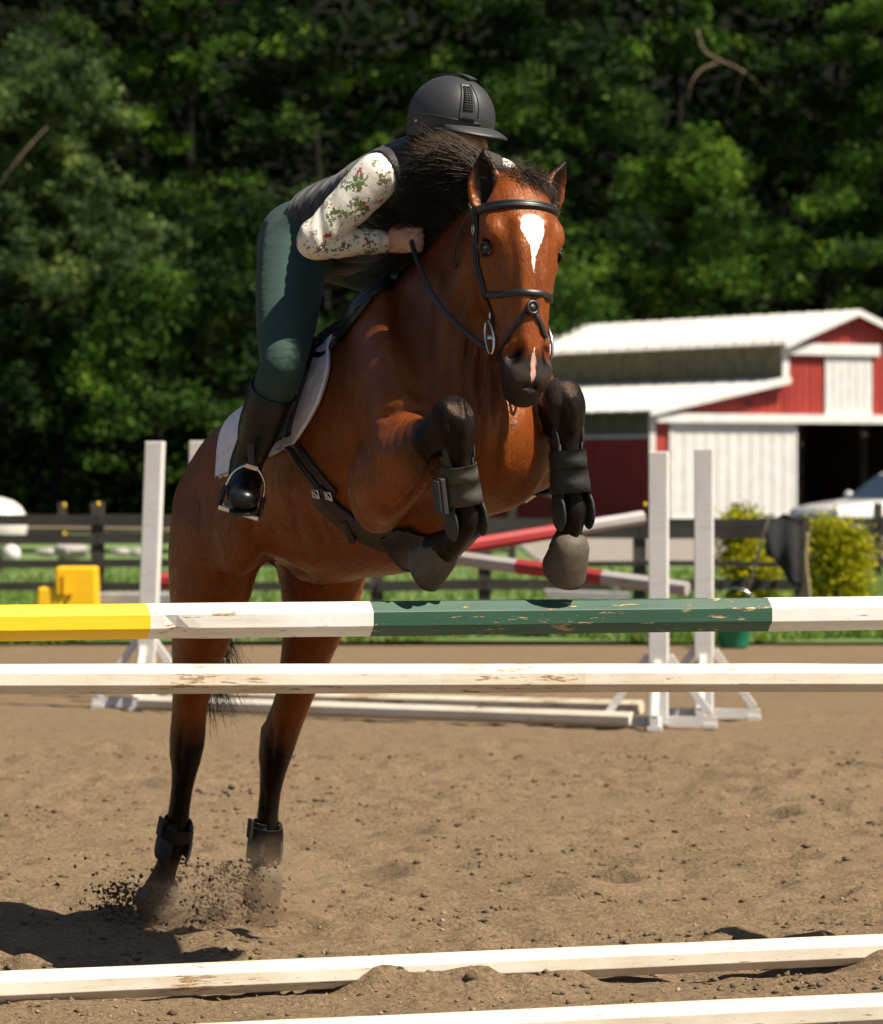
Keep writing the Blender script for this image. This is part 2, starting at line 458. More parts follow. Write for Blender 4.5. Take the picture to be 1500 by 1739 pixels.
ys = np.concatenate([np.arange(-4, 10, .8), np.arange(10, 15.5, .021), np.arange(15.5, 21, .035), np.arange(21, 30, .09), np.arange(30, 39, .4)])
xs = np.concatenate([np.arange(-26, -2.8, 1.2), np.arange(-2.8, 2.8, .024), np.arange(2.8, 27, 1.2)])
sheet('ground', xs, ys, sand_height, M_SAND)
def grass_mat(name, lo, hi, lite):
    m, t, b = nodes_of(name); a = noise(t, .35, 4, .6); c = noise(t, 4, 5, .7, w_=3)
    k = mixc(t, .5, ramp(t, a.outputs[0], [(.3, lo), (.7, hi)]).outputs[0], ramp(t, c.outputs[0], [(.3, lo), (.75, lite)]).outputs[0])
    t.links.new(k, b.inputs['Base Color']); b.inputs['Roughness'].default_value = .9; bumpn(t, b, c.outputs[0], .8, .05); return m
M_TURF = grass_mat('turf', (.05, .10, .02), (.10, .17, .03), (.17, .19, .05))
def field_h(x, y): return .03+.04*vnoise(x, y, 21, 2.0)-.0022*np.clip(y-60, 0, 60)
sheet('grass_field', np.linspace(-60, 60, 70), np.concatenate([np.linspace(35.4, 60, 50), np.linspace(62, 108, 24)]), field_h, M_TURF)
M_YARD = plain('barnyard_gravel', (.22, .19, .16), .95, .3, 6, .5, .1, dist=.02)
sheet('barnyard', np.linspace(1.5, 60, 30), np.linspace(66, 112, 24), lambda x, y: .06-.0022*np.clip(y-60, 0, 60)+.02*vnoise(x, y, 4, 3), M_YARD)
M_LITTER = plain('leaf_litter', (.004, .0045, .002), .95, .4, 2, .4, .1, dist=.05)
def hill_h(x, y):
    e = np.clip((y-100)/10, 0, 1)
    return (-.12+.02*vnoise(x, y, 5, 3))*e-(1-e)*.6+np.clip(y-158, 0, 400)*.62*(1+.25*vnoise(x, y, 9, 25))
sheet('hill', np.linspace(-420, 420, 85), np.concatenate([np.linspace(100, 156, 14), np.linspace(158, 260, 30), np.linspace(280, 700, 20)]), hill_h, M_LITTER)
sheet('far_ground', np.concatenate([np.linspace(-900, -30, 12), np.linspace(30, 900, 12)]), np.concatenate([np.linspace(-900, -40, 8), np.linspace(-30, 1500, 30)]), lambda x, y: -.75+0*x, M_TURF)

# grass blades and weeds of the field (nobody could count them)
def grass_patch():
    n = 26000
    x = rng.uniform(-6, 6, n)*1.0; y = 35.6+rng.random(n)**1.7*26; x = x*(y/36)
    y = y+.5*np.sin(x*2.3)*np.clip((38-y)/2, 0, 1)
    z = field_h(x, y); h = rng.uniform(.04, .13, n)*np.where(rng.random(n) < .06, 2.0, 1); a = rng.uniform(0, 6.28, n); wd = rng.uniform(.008, .02, n)
    lx = rng.normal(0, .5, n)*h; ly = rng.normal(0, .5, n)*h
    v = np.stack([np.stack([x-np.cos(a)*wd, y-np.sin(a)*wd, z], 1), np.stack([x+np.cos(a)*wd, y+np.sin(a)*wd, z], 1), np.stack([x+lx, y+ly, z+h], 1)], 1).reshape(-1, 3)
    o = obj('grass', v, np.arange(3*n, dtype=np.int32).reshape(n, 3), foliage('grass_blades', (.05, .11, .015), (.10, .18, .03), (.24, .25, .07), .3, False), None, False)
    tag(o, 'short green grass of the paddock behind the rail fence', 'grass', kind='stuff')
grass_patch()
# loose crumbs of sand on the arena
def crumbs(n, nc, seed, smin, smax, m, name, label):
    """small clods, most of them in loose drifts"""
    rg = np.random.default_rng(seed); cy_ = 10.8+rg.random(nc)**1.25*11; cx_ = rg.uniform(-1, 1, nc)*(cy_*.118)
    k = rg.integers(0, nc, n); y = cy_[k]+rg.normal(0, .045, n); x = cx_[k]+rg.normal(0, .09, n); z = sand_height(x, y)
    s = smin+(smax-smin)*rg.random(n)**3.5
    b_ = np.array([(1, 0, 0), (-1, 0, 0), (0, 1, 0), (0, -1, 0), (0, 0, 1), (0, 0, -1)], float)
    j = b_[None]*rg.uniform(.5, 1.3, (n, 6, 1))*[1.3, 1.3, .8]+rg.normal(0, .25, (n, 6, 3))
    v = (np.stack([x, y, z+s*.15], 1)[:, None]+j*s[:, None, None]).reshape(-1, 3)
    f0 = np.array([(0,2,4),(2,1,4),(1,3,4),(3,0,4),(2,0,5),(1,2,5),(3,1,5),(0,3,5)])
    f = (f0[None]+6*np.arange(n)[:, None, None]).reshape(-1, 3)
    tag(obj(name, v, f.astype(np.int32), m, None), label, 'sand', kind='stuff')
crumbs(2500, 900, 31, .002, .009, plain('crumb_earth', (.24, .165, .09), .95, .45, 40), 'sand_crumbs', 'loose pale crumbs lying on the arena sand')
crumbs(6000, 480, 32, .002, .015, plain('damp_earth', (.10, .064, .033), .95, .5, 40), 'damp_clods', 'damp dark clods scattered over the arena sand')

# ================================================================== the jump
M_WHITE = painted_wood('white_pole_paint', (.66, .635, .60), .0, .4, chip_scale=44)
M_WHITE_OLD = painted_wood('old_white_pole_paint', (.60, .53, .42), .10, .7, (.30, .19, .10), 38)
M_WHITE_MUD = painted_wood('muddy_white_pole_paint', (.64, .58, .49), .025, .6, (.34, .21, .11), 42)
M_YEL = painted_wood('yellow_pole_paint', (.80, .47, .008), .0, .1, chip_scale=44)
M_GRN = painted_wood('dark_green_pole_paint', (.020, .068, .040), .075, .3, (.42, .27, .13), 44)
M_RED = painted_wood('red_pole_paint', (.30, .022, .024), .0, .2)
M_GREYP = painted_wood('grey_white_pole_paint', (.34, .31, .30), .0, .4)
def pole(name, A, B, dia, bands, mats, label, cat='pole', group=None, n=8, seed=0, rough=.0007, parent=None, dents=()):
    """octagonal wooden pole from A to B; bands = [(end position 0..1, material index)]"""
    A = np.asarray(A, float); B = np.asarray(B, float); e = B-A; L = np.linalg.norm(e); e = e/L
    up = unit(UP-e*(UP@e)); sd_ = np.cross(up, e); rg = np.random.default_rng(seed)
    us = sorted(set([0, 1]+[b[0] for b in bands]+list(np.linspace(0, 1, int(L/.035)))))
    r = dia/2/math.cos(math.pi/n); v = []; f = []; mi = []
    wob = rg.normal(0, 1, (n, 14)); xs_ = np.linspace(0, 1, 14)
    for u in us:
        for j in range(n):
            a = (j+.5)/n*2*math.pi
            rr = r+rough*np.interp(u, xs_, wob[j])
            for (du, dj, dd) in dents:
                if j == dj: rr -= dd*math.exp(-((u-du)*L/.022)**2)
            v.append((u*L, math.cos(a)*rr, math.sin(a)*rr))
    for i in range(len(us)-1):
        mid = (us[i]+us[i+1])/2; k = next(m_ for q, m_ in bands if mid <= q+1e-9)
        for j in range(n): f.append((i*n+j, i*n+(j+1) % n, (i+1)*n+(j+1) % n, (i+1)*n+j)); mi.append(k)
    f += [tuple(range(n))[::-1], tuple(range((len(us)-1)*n, len(us)*n))]; mi += [bands[0][1], bands[-1][1]]
    me = mesh_data(name, v, f, mats); me.polygons.foreach_set('material_index', mi); me.update()
    o = bpy.data.objects.new(name, me); col.objects.link(o)
    o.matrix_world = Matrix(((e[0], sd_[0], up[0], A[0]), (e[1], sd_[1], up[1], A[1]), (e[2], sd_[2], up[2], A[2]), (0, 0, 0, 1)))
    if label: tag(o, label, cat, group)
    bv = o.modifiers.new('worn edges', 'BEVEL'); bv.width = .0022; bv.segments = 2; bv.limit_method = 'ANGLE'; bv.angle_limit = R(25)
    return o
JA, JB = JL-JU*.52, JR+JU*.52      # 12-foot poles reach beyond both sides of the picture
JLEN = np.linalg.norm(JB-JA)
def ju(px): return float(np.linalg.norm(jump_at(px)-JA)/JLEN)
def jp(u, z, off=0.0): p = JA+(JB-JA)*u+JN*off; return np.array([p[0], p[1], z])
def zj(px, py): return CAM_H-(py-HOR)*jump_at(px)[1]/F
zl, zr = zj(0, 1058), zj(1500, 1041)
sl = (zr-zl)/(ju(1500)-ju(0))
pole('painted_pole', jp(0, zl-sl*ju(0)), jp(1, zr+sl*(1-ju(1500))), .094, [(ju(246), 0), (ju(624), 1), (ju(1299), 2), (ju(1660), 1), (1, 0)], [M_YEL, M_WHITE, M_GRN], 'top pole of the jump, painted yellow, white and chipped dark green', 'pole', seed=3, dents=((ju(296), 4, .012), (ju(296), 5, .012)))
zl2, zr2 = zj(0, 1153), zj(1500, 1151); sl2 = (zr2-zl2)/(ju(1500)-ju(0))
pole('white_pole', jp(0, zl2-sl2*ju(0)), jp(1, zr2+sl2*(1-ju(1500))), .0795, [(ju(740), 0), (ju(985), 1), (1, 0)], [M_WHITE_MUD, M_WHITE_OLD], 'flaking white pole hanging below the painted top pole', 'pole', seed=4)
zg1, zg2 = zj(0, 1677), zj(1500, 1612)
slg = (zg2-zg1)/(ju(1500)-ju(0))
pole('white_pole', jp(0, zg1-slg*ju(0)), jp(1, zg2+slg*(1-ju(1500))), .083, [(1, 0)], [M_WHITE_MUD], 'white ground pole lying in the sand under the jump', 'pole', seed=5)
# nearer placing pole, only its upper side in the picture
_a = PD(370, 1770, GD(1790)); _b2 = PD(1500, 1716, GD(1742)); _d = _b2-_a
pole('white_pole', _a-_d*.75, _b2+_d*.45, .088, [(1, 0)], [M_WHITE_MUD], 'chipped white pole lying nearest the camera at the bottom edge', 'pole', seed=6)
# uprights that carry the poles, outside the frame on both sides
M_STW = painted_wood('white_standard_paint', (.60, .58, .56), -.05, .3)
M_CUP = plain('galvanised_cup', (.35, .35, .36), .45, .2, 80, .1, .5, .8)
def standard(base, face, height, wd, label, foot=.30, lean=0.0, grp=None, braces=True, turn=0):
    """post on a four-way foot with slanted braces; face = horizontal direction of the first foot"""
    base = np.asarray(base, float); a = unit(face); b = np.array([-a[1], a[0], 0])
    t_ = thing('jump_standard', base, label, 'jump standard', grp)
    m = MB(); m.box(base+UP*(.02+height/2)+a*lean*.5, a, wd/2, b, wd/2, unit(UP*height+a*lean), height/2); o = m.build('post', M_STW, t_)
    bv = o.modifiers.new('edge', 'BEVEL'); bv.width = .006; bv.segments = 2
    for d, l_ in ((a, foot), (-a, foot), (b, foot*.9), (-b, foot*.9)):
        c = np.cross(UP, d)
        m = MB(); m.box(base+d*(wd/2+l_/2+.003)+UP*.035, d, l_/2, c, .022, UP, .028); m.box(base+d*(wd/2+l_-.03)+UP*.012, d, .035, c, .04, UP, .012); m.build('foot', M_STW, t_)
        m = MB(); p1 = base+d*(wd/2+l_-.03)+UP*.07; p2 = base+d*(wd/2+.004)+UP*(.07+l_*1.25)
        e = unit(p2-p1); m.box((p1+p2)/2, e, np.linalg.norm(p2-p1)/2, c, .018, np.cross(e, c), .02); m.build('brace', M_STW, t_)
    return t_
for u, lab in ((-.025, 'white jump standard holding the left ends of the poles'), (1.03, 'white jump standard holding the right ends of the poles')):
    st_ = standard(jp(u, 0), np.array([JU[0], JU[1], 0]), 1.55, .09, lab, .28, grp='standards of the jump')
    for zz in ((zl-sl*ju(0), zl2-sl2*ju(0)) if u < 0 else (zr+sl*(1-ju(1500)), zr2+sl2*(1-ju(1500)))):
        sg = 1 if u < 0 else -1
        m = MB(); c = jp(u, zz)+np.array([JU[0], JU[1], 0])*sg*.08
        pts = [c+np.array([JN[0], JN[1], 0])*.055*math.sin(q)-UP*.058*math.cos(q) for q in np.linspace(-1.4, 1.4, 9)]
        v, f = strap(pts, [unit(p-c) for p in pts], .06, .004); m.add(v, f); m.build('jump_cup', M_CUP, st_)
# ================================================================== the horse
HO = P(873, 322, -.03); HM = P(884, 690, .02)
HD = unit(HM-HO); HLEN = np.linalg.norm(HM-HO)
_hy = R(22); HL = np.array([-math.cos(_hy), -math.sin(_hy), 0]); HL = unit(HL-HD*(HL@HD)); HF = np.cross(HL, HD)
def HP(u, v, w_): return HO+(HD*u+HL*v+HF*w_)*KH
def head_uvw(p): q = (p-HO)/KH; return q@HD, q@HL, q@HF
# leg joints from the photograph (pixel, pixel, distance from the middle plane)
LEG = dict(
    fr=[P(656, 810, .235), P(708, 768, .235), P(770, 722, .195), P(784, 800, .17), P(789, 882, .15), P(772, 915, .16), P(742, 937, .175)],
    fl=[P(868, 790, -.20), P(910, 740, -.185), P(957, 690, -.155), P(966, 770, -.165), P(972, 868, -.175), P(967, 905, -.175), P(962, 935, -.172)],
    hr=[P(372, 900, .17), P(352, 1010, .175), P(335, 1110, .165), P(323, 1190, .155), P(318, 1262, .15), P(309, 1340, .148), P(297, 1425, .147), P(282, 1475, .15), P(269, 1512, .155)],
    hl=[P(560, 900, -.17), P(545, 1000, -.175), P(522, 1100, -.165), P(497, 1190, -.155), P(471, 1265, -.15), P(459, 1345, -.147), P(451, 1430, -.145), P(447, 1465, -.145), P(445, 1492, -.145)])
EARS = []; NOST = []
def build_horse_field():
    fd = Field((-1.32, 11.4, -.08), (.80, 14.45, 2.5), .0075)
    C = fd.chain
    # trunk
    tr = [(.20, 1.30, .11, .13), (.31, 1.325, .185, .185), (.48, 1.36, .235, .225), (.72, 1.385, .275, .262), (.97, 1.445, .285, .31), (1.22, 1.515, .262, .32), (1.42, 1.535, .232, .28), (1.60, 1.505, .19, .215), (1.70, 1.48, .145, .165)]
    C([(T(t, 0, z), a, b) for t, z, a, b in tr], k=.0, sub=7)
    # croup, loin and withers ridge, girth keel
    C([(T(.22, 0, 1.40), .06, .06), (T(.42, 0, 1.52), .10, .075), (T(.75, 0, 1.59), .10, .07), (T(1.0, 0, 1.68), .09, .08), (T(1.2, 0, 1.80), .06, .085), (T(1.36, 0, 1.86), .045, .085)], k=.09)
    C([(T(.85, 0, 1.21), .15, .10), (T(1.1, 0, 1.215), .13, .10), (T(1.34, 0, 1.235), .105, .10), (T(1.5, 0, 1.31), .085, .08), (T(1.63, 0, 1.39), .07, .07)], k=.10)
    # haunches
    for s in (1, -1):
        fd.blob(T(.42, .13*s, 1.33), (N+.4*UP, RT), (.22, .12, .19), k=.06)
        C([(T(.34, .145*s, 1.30), .12, .17), (T(.36, .165*s, 1.17), .115, .18), (T(.37, .175*s, 1.06), .095, .155)], k=.05)
        fd.blob(T(.20, .10*s, 1.25), (UP, RT), (.12, .07, .08), k=.05)          # buttock
        fd.blob(T(.62, .215*s, 1.20), (N, RT), (.14, .055, .10), k=.08)           # flank fold
        fd.blob(T(.62, .19*s, 1.50), (N, RT), (.06, .04, .04), k=.07)             # hip bone
        # shoulder blade, upper arm, chest muscles
        C([(T(1.34, .15*s, 1.80), .06, .10), (T(1.50, .205*s, 1.62), .075, .13), (T(1.63, .205*s, 1.46), .085, .125)], k=.06)
        C([(T(1.66, .17*s, 1.48), .085, .10), (T(1.57, .195*s, 1.41 if s > 0 else 1.45), .08, .11), (T(1.50, .20*s, 1.36 if s > 0 else 1.43), .07, .09)], k=.05)
        fd.blob(T(1.72, .085*s, 1.45), (UP, RT), (.13, .08, .075), k=.035)       # pectoral
        fd.blob(T(1.66, .07*s, 1.37), (UP, RT), (.075, .055, .08), k=.05)
    # neck
    nk = [(1.36, 1.66, .165, .29), (1.46, 1.73, .135, .262), (1.57, 1.82, .108, .222), (1.67, 1.92, .090, .178), (1.75, 2.01, .078, .135)]
    C([(T(t, -.01*(i-1), z), a, b) for i, (t, z, a, b) in enumerate(nk)], k=.06)
    C([(T(1.28, 0, 1.86), .035, .05), (T(1.42, 0, 1.95), .035, .05), (T(1.58, -.01, 2.045), .035, .045), (T(1.73, -.025, 2.10), .04, .04)], k=.05)
    C([(T(1.76, -.02, 1.88), .04, .05), (T(1.735, 0, 1.74), .045, .05), (T(1.73, 0, 1.58), .05, .05)], k=.05)   # windpipe
    for s in (1, -1):
        C([(T(1.72, .045*s-.02, 1.98), .03, .05), (T(1.66, .085*s-.01, 1.82), .035, .06), (T(1.68, .085*s, 1.62), .04, .05), (T(1.70, .06*s, 1.50), .04, .05)], k=.045)  # brachiocephalic
    # head
    hd = [(-.0, -.02, .066, .065), (.05, .005, .092, .082), (.11, .015, .107, .098), (.175, .012, .106, .108), (.25, .015, .089, .104), (.33, .022, .073, .088), (.41, .028, .064, .074), (.47, .03, .063, .067), (.52, .026, .060, .058), (.548, .018, .050, .045)]
    C([(HP(u, 0, q), a, b) for u, q, a, b in hd], lat=HL, k=.05)
    for s in (1, -1):
        fd.blob(HP(.19, .060*s, -.062), (HD, HL), (.125, .036, .105), k=.03)                    # jowl
        C([(HP(.30, .03*s, -.05), .022, .05), (HP(.40, .024*s, -.02), .02, .045)], lat=HL, k=.03)   # jaw bar
        fd.blob(HP(.135, .086*s, .062), (HD*.9+HF*.3, HL), (.042, .026, .026), k=.022)           # brow
        C([(HP(.165, .099*s, .045), .016, .016), (HP(.205, .097*s, .025), .012, .012)], lat=HL, k=.015)
        C([(HP(.215, .092*s, .02), .010, .010), (HP(.29, .076*s, .016), .009, .011), (HP(.345, .064*s, .014), .006, .006)], lat=HL, k=.018)  # face crest
        C([(HP(.12, .034*s, .105), .017, .012), (HP(.24, .026*s, .113), .014, .010), (HP(.40, .020*s, .096), .013, .009), (HP(.46, .018*s, .09), .012, .009)], lat=HL, k=.02)  # nasal bone
        fd.blob(HP(.178, .108*s, .047), (HD, HF), (.020, .021, .018), k=.006, op='sub')          # socket
        # nostril
        C([(HP(.445, .044*s, .062), .018, .02), (HP(.478, .050*s, .064), .020, .026), (HP(.512, .045*s, .058), .017, .02)], lat=HL, k=.014)
        NOST.append((HP(.474, .043*s, .096), unit(HD*.92+HL*s*.30), HL*s))
        fd.blob(NOST[-1][0], (NOST[-1][1], HL*s*.85+HF*.5), (.034, .0165, .046), k=.004, op='sub')
        fd.blob(HP(.525, .028*s, .055), (HD, HL), (.03, .03, .028), k=.018)                      # upper lip
        # ear
        dv = unit(-HD*.94+HL*s*(.02 if s > 0 else .36)+HF*.12); lv = unit(HL*s*(.75 if s > 0 else .9)-HF*.6)
        b0 = HP(.05, .078*s, -.018) if s > 0 else HP(.055, .090*s, -.012)
        C([(b0-dv*.02, .030, .028), (b0+dv*.03, .043, .031), (b0+dv*.07, .046, .027), (b0+dv*.105, .036, .019), (b0+dv*.138, .019, .012), (b0+dv*.16, .007, .007)], lat=lv, k=.014)
        fv = unit(np.cross(lv, dv)); fv = fv if fv@HF > 0 else -fv
        EARS.append((b0+dv*.072+fv*.012, dv, lv, fv, b0))
        fd.blob(b0+dv*.068+fv*.028, (dv, lv), (.078, .034, .032), k=.004, op='sub')
    fd.blob(HP(.545, 0, -.012), (HD, HL), (.028, .036, .034), k=.02)                            # chin
    C([(HP(.552, -.05, .018), .006, .006), (HP(.548, 0, .075), .006, .006), (HP(.552, .05, .018), .006, .006)], lat=HD, k=.008, op='sub', sub=4)  # mouth line
    # fore legs
    for nm in ('fr', 'fl'):
        s = 1 if nm == 'fr' else -1
        el, fo, kn, c1, ft, pa, ho = LEG[nm]
        q_ = 1.0 if s > 0 else .86
        C([(T(1.47, .20*s, 1.36) if s > 0 else T(1.54, -.185, 1.455), .085*q_, .12*q_), (el, .085*q_, .115*q_), (el*.45+fo*.55, .078*q_, .104*q_), (fo, .066, .086*q_), (fo*.45+kn*.55, .054, .062), (kn, .052, .052)], k=.028, val=[0, 0, .06, .40, .85, 1])
        fd.blob(T(1.455, .20, 1.30) if s > 0 else T(1.515, -.185, 1.395), (UP, RT), (.06, .045, .06), k=.05)                         # point of elbow
        dn = unit(ft-kn)
        C([(kn-dn*.035, .052, .046), (kn-dn*.005, .057, .054), (kn+dn*.04, .053, .052), (kn+dn*.075, .040, .043), (kn+dn*.115, .031, .037), (c1, .028, .034), (ft-dn*.04, .030, .036), (ft, .037, .042), (pa, .033, .037), (ho*.88+pa*.12, .048, .050)], k=.02, val=[1]*10)
        fd.blob(ft-N*.03, (UP, RT), (.028, .024, .026), k=.02, val=1)
    # hind legs
    for nm in ('hr', 'hl'):
        J = LEG[nm]; v = [0, 0, .02, .15, .72, .95, 1, 1, 1]
        rad = [(.11, .165), (.098, .145), (.070, .098), (.050, .064), (.047, .066), (.030, .038), (.033, .038), (.032, .036), (.045, .048)]
        C([(j, a, b) for j, (a, b) in zip(J, rad)], k=.04, val=v)
        hk = J[4]
        C([(hk-N*.055+UP*.045, .020, .024), (hk-N*.045-UP*.03, .024, .03)], k=.03, val=[.7, .9])     # point of hock
        C([(J[2]-N*.07, .018, .02), (J[3]-N*.06, .014, .016), (hk-N*.055+UP*.04, .018, .018)], k=.025, val=[0, .2, .7])
        C([(hk-N*.035-UP*.05, .018, .02), (J[5]-N*.03, .016, .014), (J[6]-N*.022, .018, .018)], k=.012, val=[1, 1, 1])   # tendon
        fd.blob(J[6], (UP, RT), (.04, .038, .043), k=.02, val=1)
    # sheath between the thighs
    C([(T(.64, 0, 1.12), .04, .04), (T(.74, 0, 1.105), .035, .03), (T(.86, 0, 1.11), .02, .02)], k=.06)
    return fd
_fd = build_horse_field()
HV, HFc = _fd.mesh(4)
_dark = _fd.value(HV)
del _fd.g
HBVH = BVHTree.FromPolygons([Vector(x) for x in HV], HFc.tolist())
def coat():
    m, t, b = nodes_of('bay_coat')
    at = lambda n: nd(t, 'Attribute', attribute_name=n).outputs['Fac']
    n1 = noise(t, 5, 4, .6); n2 = noise(t, 28, 5, .65, w_=4); hair = noise(t, 240, 3, .7, (1, 1, .22), w_=8)
    base = ramp(t, n1.outputs[0], [(.28, (.075, .0145, .0026)), (.5, (.148, .0305, .0048)), (.75, (.235, .053, .0080))]).outputs[0]
    base = mixc(t, .35, base, ramp(t, n2.outputs[0], [(.3, (.075, .015, .0027)), (.7, (.24, .055, .0085))]).outputs[0])
    base = mixc(t, .34, base, ramp(t, hair.outputs[0], [(.3, (.05, .011, .0022)), (.7, (.30, .080, .014))]).outputs[0])
    jit = mathn(t, 'MULTIPLY', mathn(t, 'SUBTRACT', n2.outputs[0], .5), .7)
    dk = mathn(t, 'ADD', at('dark'), mathn(t, 'MULTIPLY', jit, .6))
    fac = ramp(t, dk, [(.25, (0,)*3), (.72, (1,)*3)]).outputs[0]
    black = ramp(t, hair.outputs[0], [(.3, (.0035, .0028, .0026)), (.75, (.012, .009, .008))]).outputs[0]
    base = mixc(t, mathn(t, 'MULTIPLY', at('topline_shade'), ramp(t, n1.outputs[0], [(.3, (.75,)*3), (.7, (.45,)*3)]).outputs[0]), base, (.045, .0105, .0024))  # dark bay topline, deepened by shoulder and neck shade put into the coat
    c = mixc(t, fac, base, black)
    gy = mathn(t, 'ADD', at('muzzle'), mathn(t, 'MULTIPLY', jit, .5))
    c = mixc(t, ramp(t, gy, [(.35, (0,)*3), (.75, (1,)*3)]).outputs[0], c, (.030, .024, .022))
    edge = noise(t, 130, 3, .7, (1, 1, .4), w_=2)
    wt = mathn(t, 'ADD', at('white'), mathn(t, 'MULTIPLY', mathn(t, 'SUBTRACT', edge.outputs[0], .5), .55))
    c = mixc(t, ramp(t, wt, [(.44, (0,)*3), (.56, (1,)*3)]).outputs[0], c, (.86, .80, .74))
    pk = mathn(t, 'ADD', at('pink'), mathn(t, 'MULTIPLY', mathn(t, 'SUBTRACT', edge.outputs[0], .5), .8))
    c = mixc(t, ramp(t, pk, [(.42, (0,)*3), (.6, (1,)*3)]).outputs[0], c, (.60, .33, .25))
    c = mixc(t, at('nostril'), c, (.004, .003, .003))
    t.links.new(c, b.inputs['Base Color'])
    t.links.new(ramp(t, n2.outputs[0], [(.3, (.42,)*3), (.7, (.30,)*3)]).outputs[0], b.inputs['Roughness']); t.links.new(mathn(t, 'MULTIPLY', mathn(t, 'MULTIPLY', ramp(t, fac, [(0, (.46,)*3), (1, (.16,)*3)]).outputs[0], mathn(t, 'SUBTRACT', 1.0, at('nostril'), True)), mathn(t, 'SUBTRACT', 1.0, mathn(t, 'MULTIPLY', at('muzzle'), .6), True)), b.inputs['Specular IOR Level']); b.inputs['Specular Tint'].default_value = (1, .62, .38, 1)
    b1 = bumpn(t, b, hair.outputs[0], .45, .004)
    n3 = noise(t, 11, 5, .6, (1, 1, .45), w_=6)
    b2 = bumpn(t, b, n3.outputs[0], .45, .022, b1)
    vn = noise(t, 9, 2, .5, (1, 1, .5), w_=11); vn.inputs['Distortion'].default_value = 1.2      # veins
    vr = ramp(t, mathn(t, 'ABSOLUTE', mathn(t, 'SUBTRACT', vn.outputs[0], .5)), [(0, (1,)*3), (.018, (0,)*3)]).outputs[0]
    b3 = bumpn(t, b, mathn(t, 'MULTIPLY', vr, at('vein')), .5, .006, b2)
    wv = noise(t, 16, 3, .6, (1.6, 1.6, .35), w_=13); wv.inputs['Distortion'].default_value = .8
    bumpn(t, b, mathn(t, 'MULTIPLY', wv.outputs[0], at('fold')), .45, .04, b3)
    return m
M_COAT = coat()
horse = thing('horse', T(.0, 0, 0.0), 'glossy bay horse with white star leaping over the painted poles', 'horse')
horse.location = tuple(T(0, 0, .06))
